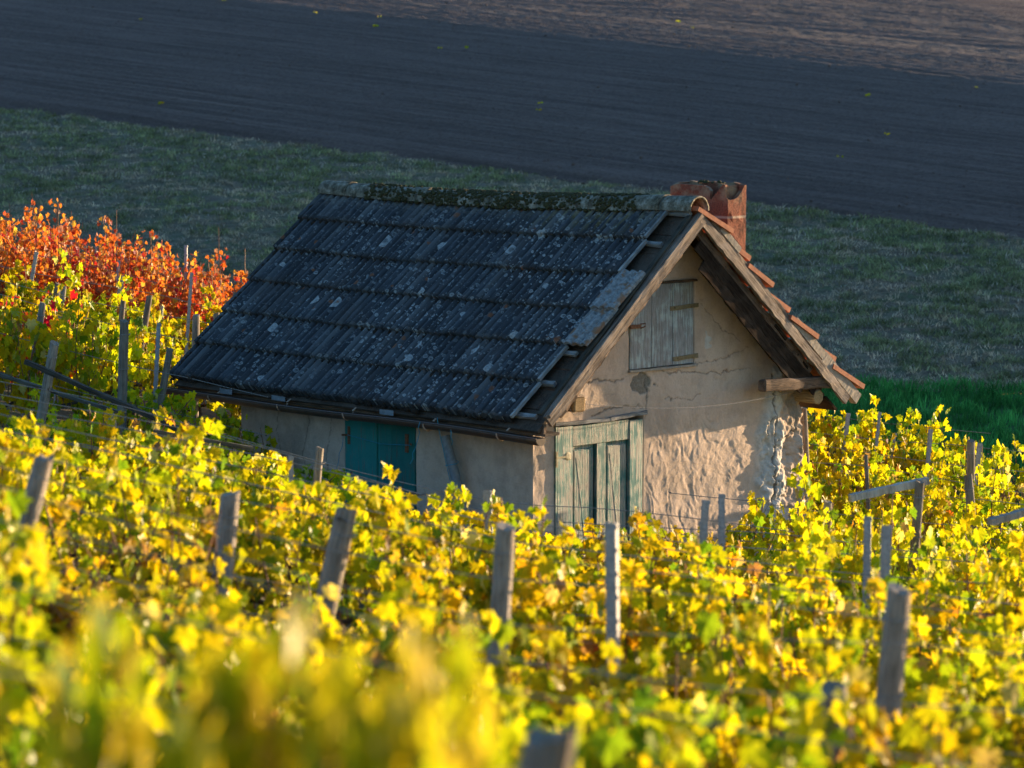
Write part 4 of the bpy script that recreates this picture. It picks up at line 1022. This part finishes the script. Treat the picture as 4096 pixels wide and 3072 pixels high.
def make_vine(seed, pal, dens=1., hi=0., sparse_top=False, size=(.064, .097), Lr=(.40, .66), tall=.25):
    rs = np.random.RandomState(seed); rnd = random.Random(seed)
    tr_ = MB(); ph = rnd.uniform(0, 6)
    tr_.tube([(.02 * math.sin(ph + z * 7), .02 * math.cos(ph + z * 6), z) for z in np.linspace(-.15, .52, 7)], .030, 7, True, .022)
    for s in (-1, 1): tr_.tube([(s * t * .44, .02 * math.sin(t * 5 + ph), .50 + .08 * math.sin(t * 2.4) + .01 * math.sin(t * 11)) for t in np.linspace(0, 1, 6)], .020, 6, True, .011)
    trunk = tr_.mesh('trunk', 'vine_trunk', True)
    cn = MB(); pos = []
    nc = rnd.randint(9, 12)
    for i in range(nc):
        x0 = -.46 + .92 * (i + rnd.random()) / nc; L = rnd.uniform(*Lr) + (rnd.uniform(.0, .36) if rnd.random() < tall else 0) + hi * rnd.uniform(.3, 1)
        lx, ly = rnd.gauss(0, .16), rnd.gauss(0, .13); b = rnd.uniform(-.08, .08); path = []
        for j in range(8):
            t = j / 7; path.append(Vector((x0 + lx * t + b * math.sin(t * 4) * .5, ly * t + .05 * math.sin(t * 3 + i), .54 + L * t - .06 * abs(lx) * t * t)))
        cn.tube(path, .0066, 4, False, .0036)
        nn = int(L / .062)
        for j in range(nn):
            t = (j + rnd.random()) / nn
            if sparse_top and t > .72 and rnd.random() < .75: continue
            q = path[min(6, int(t * 7))].lerp(path[min(7, int(t * 7) + 1)], t * 7 - int(t * 7)); m_ = 1 + (rnd.random() < .85) + (rnd.random() < .45)
            m_ = int(round(m_ * dens + rnd.random() - .5))
            for r_ in range(max(0, m_)):
                an = rnd.uniform(0, 6.28); rr_ = rnd.uniform(.04, .15) * (1.0 if t < .85 else .7)
                pos.append((q.x + rr_ * math.cos(an), q.y + rr_ * math.sin(an) * 1.15, q.z + rnd.uniform(-.02, .09)))
        if rnd.random() < .5:                                  # lateral twig
            q = path[rnd.randint(2, 5)]; e = q + Vector((rnd.uniform(-.25, .25), rnd.uniform(-.2, .2), rnd.uniform(-.05, .2))); cn.tube([q, e], .004, 3, False, .002)
    cane = cn.mesh('canes', 'cane')
    V, Fc, C = leaves(np.array(pos), pal, rs, size)
    return trunk, cane, np_mesh('foliage', V, Fc, 'vine_leaf', C, False)
PR = {'y': [make_vine(300 + i, YEL, 1.45) for i in range(9)], 'g': [make_vine(340 + i, GRN, 1.5) for i in range(7)],
      'r': [make_vine(380 + i, RED, 3.2, .24, True, (.041, .066)) for i in range(6)], 'h': [make_vine(450 + i, GRN, 1.5, 0, False, (.064, .097), (.38, .56), 0.) for i in range(4)], 'k': [make_vine(460 + i, YEL, 1.5, 0, False, (.064, .097), (.42, .62), 0.) for i in range(4)], 'n': [make_vine(440 + i, GRN, 2.3, 0, False, (.060, .092), (.50, .58), 0.) for i in range(4)], 'x': [make_vine(400 + i, MIX, 1.2) for i in range(2)],
      's': [make_vine(420 + i, YEL, .5, .1, True) for i in range(3)]}
proto = {}
def vine(kind, x, y, z, rz, sc, label, group, sx=1):
    ms = random.choice(PR[kind]); o = empty('grapevine', (x, y, z), rz); o.scale = (sx, 1, sc)
    tag(o, label, 'grapevine', group)
    for nm, me in zip(('trunk', 'canes', 'foliage'), ms): obj(nm, me, o)
    return o
def in_hut(x, y, mg):
    dx, dy = x - O.x, y - O.y; v = dx * cvx.x + dy * cvx.y; u = dx * cux.x + dy * cux.y
    return -mg - .1 < v < WV + mg + .1 and -mg < u < LV + mg + .5
rows = [3.2, 4.3, 5.6, 7.3, 8.9, 10.5, 12.2, 13.9, 15.6, 17.2, 18.9, 20.5, 22.1, 23.8, 25.4, 27.0, 28.6, 30.2, 31.8, 33.4, 35.0, 36.5, 37.9]
ROWNAME = ['nearest fully blurred group at the bottom edge', 'strongly blurred front row', 'second blurred row', 'third blurred row', 'blurred row around the low dark post top', 'blurred row before the thick blue grey post',
 'blurred row before the tall bright metal post', 'row of the grey wooden posts below the hut', 'row just behind the grey wooden posts', 'row two rows before the hut door', 'row of the metal posts facing the hut',
 'row right before the hut', 'row touching the near hut corner']
wires = []
nv = 0
for ri, D in enumerate(rows):
    hw_ = .179 * D + (.75 if D < 20 else .9); x = -hw_ + random.uniform(0, .5); n_in = 0
    sp = .80
    seg_x = []
    while x < hw_:
        y = D + random.gauss(0, .05)
        ok = not in_hut(x, y, .55) and y < float(y_edge(x)) - .0
        if D > 23 and abs(x) < 3.0 and not ok: pass
        if D < 4: ok = False
        if ok:
            red = y > 34.5 and x < -2.2
            g = float(gz(x, y)); kind = 'y'
            left = x < 0
            if red: kind = 'r'
            elif left and D > 23: kind = random.choice('gggyy')
            elif D > 23: kind = random.choice('yyyg')
            elif D < 9: kind = random.choice('gyyg')
            else: kind = random.choice('yyyyyg')
            if random.random() < .05 and 8 < D < 35: kind = 's'
            if 22.5 < D < 28 and x < -3.5 and random.random() < .0: kind = 'x'
            if 26 < D < 30 and x < -3.2 and random.random() < .24: kind = 'x'
            sc = random.uniform(.92, 1.06)
            if D > 23: sc *= (1.2 if D < 29.5 else 1.0) if left else ((1.26 if x < 4 else 1.08) if x > 2.3 else .86)
            if D < 4: sc *= 1.38
            elif D < 5: sc *= 1.0 if left else .92
            if 16 < D < 23 and x > 2.3: sc *= 1.2
            if 23 < D < 26.5 and left:
                v_ = (x - O.x) * cvx.x + (y - O.y) * cvx.y
                if v_ > -1.15: x += .4; continue
                sc *= .68
            if 20 < D < 23 and x < 2.6: sc *= .88 if x < .2 else .99
            if any(0 < pd_ - D < (4.0 if pd_ > 15 else 2.0) and abs(x * pd_ / D - px_) < .45 for px_, pd_ in POST_AT) and 9 < D < 20: sc *= .72
            if D < 5.75 and abs(x * 5.8 / D - .06) < .55: x += .3; continue
            px_1k = 512 + x / D * F / 4
            if 23 < D < 28 and left and 120 < px_1k < 340: kind = 'h'; sc = min(sc, .92)
            if 20 < D < 23 and 90 < px_1k < 228: kind = random.choice('gg' 'k'); sc = 1.13
            if D > 23 and 2.3 < x < 4.2: kind = 'k'; sc = min(sc, 1.14)
            if 19 < D < 23 and .2 < x < 2.6: kind = 'k'
            if D < 11: kind = random.choice('khk')
            if 7.5 < D < 11.4 and x > .6: sc *= 1.1
            if 16 < D < 23 and px_1k < 90: sc *= .84
            if red: sc *= 1.12; lab, grp = 'orange and red leaved grapevine in the top row above the yellow bank', 'red vines of the top row'
            elif kind == 'x': lab, grp = 'yellow grapevine with bright red leaves near the dark rails', 'vines with red leaves by the rails'
            elif D > 23 and left: lab, grp = ('yellow green grapevine on the rising bank beside the gutter end' if D < 30 else 'yellow green grapevine on the bank just below the red row'), 'yellow vines of the bank'
            elif D > 23: lab, grp = ('yellow grapevine beyond the cracked corner, around the sloping rail' if D < 27.5 else 'yellow grapevine at the edge of the green grass strip'), 'yellow vines behind the cracked corner'
            else: lab, grp = 'yellow green grapevine in the ' + ROWNAME[ri], 'vines of the ' + ROWNAME[ri]
            vine(kind, x, y, g, random.choice((0, math.pi)) + random.gauss(0, .12), sc, lab, grp); nv += 1
            seg_x.append(x)
        x += sp * random.uniform(.82, 1.18)
    # wires of the row, broken where the hut stands
    runs = []
    for x_ in seg_x:
        if runs and x_ - runs[-1][1] < 1.6: runs[-1][1] = x_
        else: runs.append([x_, x_])
    for a_, b in runs:
        if b - a_ > .7 and not (23 < D < 26.5 and a_ < 0): wires.append((ri, D, a_ - .45, b + .45))
for (x, y, sc, sx) in ((-.30, 3.40, 1.42, .50), (-.33, 3.62, 1.47, .54), (-.29, 3.86, 1.45, .56), (-.74, 3.6, 1.20, .5)):
    vine('n', x, y, float(gz(x, y)), .1, sc, 'green and yellow grapevine fully blurred at the bottom edge, nearest the camera', 'nearest fully blurred vines', sx)
print('VINES', nv)
for (ri, D, a_, b) in wires:
    for wi, (dz, dy) in enumerate(((-.06, .03), (-.42, -.03))):
        pts = []; nseg = max(4, int((b - a_) / .35)); sagk = random.uniform(.02, .06)
        for i in range(nseg + 1):
            x_ = a_ + (b - a_) * i / nseg
            pts.append((x_, D + dy + .01 * math.sin(x_ * 2), float(top_z(x_, D)) + dz + .03 * math.sin(x_ * 1.3 + ri) - sagk * abs(math.sin(x_ * .8 + ri))))
        mb = MB(); mb.tube(pts, .0034 if D > 15 else .0026, 4)
        where = ROWNAME[ri] if ri < 13 else (('bank beside the gutter end' if D < 30 else 'bank below the red row') if b < 2 else 'slope beyond the cracked corner')
        if ri >= 13 and D > 35: where = 'red top row'
        o = tag(mb.build('trellis_wire', 'wire_steel'), ('upper' if wi == 0 else 'lower') + ' thin steel wire strung through the ' + where, 'wire', 'trellis wires')
        mt = MB()
        for i in range(int((b - a_) * 3.5)):
            x_ = random.uniform(a_, b); f_ = (x_ - a_) / (b - a_) * nseg; q = Vector(pts[min(nseg - 1, int(f_))]).lerp(Vector(pts[min(nseg, int(f_) + 1)]), f_ - int(f_))
            if vn(x_ * 1.4, ri * 3.1 + wi, 170) < .45: continue
            for r_ in range(random.randint(1, 3)):
                e = q + Vector((random.gauss(0, .03), random.gauss(0, .01), random.gauss(-.004, .014))); mt.tube([q, (q + e) / 2 + Vector((0, 0, random.gauss(0, .01))), e], .004, 3, False)
        if mt.v: mt.build('dried_tendrils', 'vine_trunk', o)['kind'] = 'stuff'

# small weeds on the ploughed field
nC = 9000
qx = RS.uniform(-22, 24, nC); qd = RS.rand(nC) ** 1.2 * 70 + .8; qy = lin(bA, bB, qx) + qd
kk = np.abs(qx) < .19 * qy + 1.5; qx, qy = qx[kk], qy[kk]; nC = len(qx)
OC = np.array([(1, 0, 0), (0, 1, 0), (-1, 0, 0), (0, -1, 0), (0, 0, 1), (0, 0, -1)], float); OF = np.array([(0, 1, 4), (1, 2, 4), (2, 3, 4), (3, 0, 4), (1, 0, 5), (2, 1, 5), (3, 2, 5), (0, 3, 5)])
rad = RS.uniform(.010, .026, nC) * (1 + .9 * (RS.rand(nC) < .06)); Vc = OC[None] * RS.uniform(.6, 1.3, (nC, 6, 1)) * rad[:, None, None]
rot = RS.uniform(0, 6.28, nC); cr, sr = np.cos(rot)[:, None], np.sin(rot)[:, None]
Vc = np.stack([Vc[..., 0] * cr - Vc[..., 1] * sr, Vc[..., 0] * sr + Vc[..., 1] * cr, Vc[..., 2] * .8], -1) + np.stack([qx, qy, field_z(qx, qy) + .02], -1)[:, None]
tag(obj('soil_clods', np_mesh('soil_clods', Vc.reshape(-1, 3), (OF[None] + (np.arange(nC) * 6)[:, None, None]).reshape(-1, 3), 'field_soil')), 'loose brown clods of earth strewn over the ploughed field', 'clods', kind='stuff')
wd = [(2712, 92, 1), (2768, 117, 0), (1264, 58, 0), (1518, 74, 0), (3472, 392, 1), (3901, 360, 0), (896, 6, 1), (645, 420, 1), (2160, 423, 0), (1862, 196, 1), (2156, 450, 0), (1762, 200, 0), (3547, 548, 0), (563, 84, 0), (1503, 110, 1), (3360, 636, 0)]
for (px, py, g) in wd:
    # meet the field along the pixel's ray
    d = P(px, py, 1.); D = 50.
    for i in range(600):
        q = d * D
        if q.z < float(field_z(q.x, q.y)): break
        D += .15
    rs = np.random.RandomState(px); n = 9 if g else 5
    b = np.array([q.x, q.y, float(field_z(q.x, q.y))]); an = rs.uniform(0, 6.28, n); L = rs.uniform(.04, .08, n)
    pos = b[None] + np.stack([np.cos(an) * .05, np.sin(an) * .05, .03 + L * .5], 1)
    V, Fc, C = leaves(pos, GRN if g else YEL, rs, (.04, .065) if g else (.03, .05))
    o = obj('field_weed', np_mesh('field_weed', V - b[None], Fc, 'vine_leaf', C)); o.location = b
    tag(o, 'tiny green leafy weed on the dark ploughed field' if g else 'tiny yellow weed on the dark ploughed field', 'weed', 'small weeds on the ploughed field')

# ------------------------------------------------------------------ light
SE, SA = R(3.4), R(36.2)                          # sun elevation, angle from +X towards +Y
sd = Vector((math.cos(SE) * math.cos(SA), math.cos(SE) * math.sin(SA), math.sin(SE)))
sun_d = bpy.data.lights.new('sun', 'SUN'); sun = bpy.data.objects.new('sun', sun_d); COL.objects.link(sun)
sun_d.energy = 3.25; sun_d.angle = R(.5); sun_d.color = (1.0, .725, .435)
sun.rotation_euler = sd.to_track_quat('Z', 'Y').to_euler(); sun.location = (30, 20, 20)
wld = bpy.data.worlds.new('World'); SC.world = wld; wld.use_nodes = True
nt = wld.node_tree; bg = nt.nodes['Background']; sky = nt.nodes.new('ShaderNodeTexSky'); sky.sky_type = 'NISHITA'
sky.sun_disc = False; sky.sun_elevation = SE; sky.sun_rotation = R(90) - SA; sky.ozone_density = 3.0; sky.dust_density = .6
nt.links.new(sky.outputs[0], bg.inputs[0]); bg.inputs[1].default_value = .15
SC.view_settings.view_transform = 'Standard'; SC.view_settings.look = 'None'; SC.view_settings.exposure = 2.3; SC.view_settings.gamma = 1
SC.view_settings.use_curve_mapping = False
SC.cycles.max_bounces = 8; SC.cycles.transmission_bounces = 4; SC.cycles.use_denoising = True
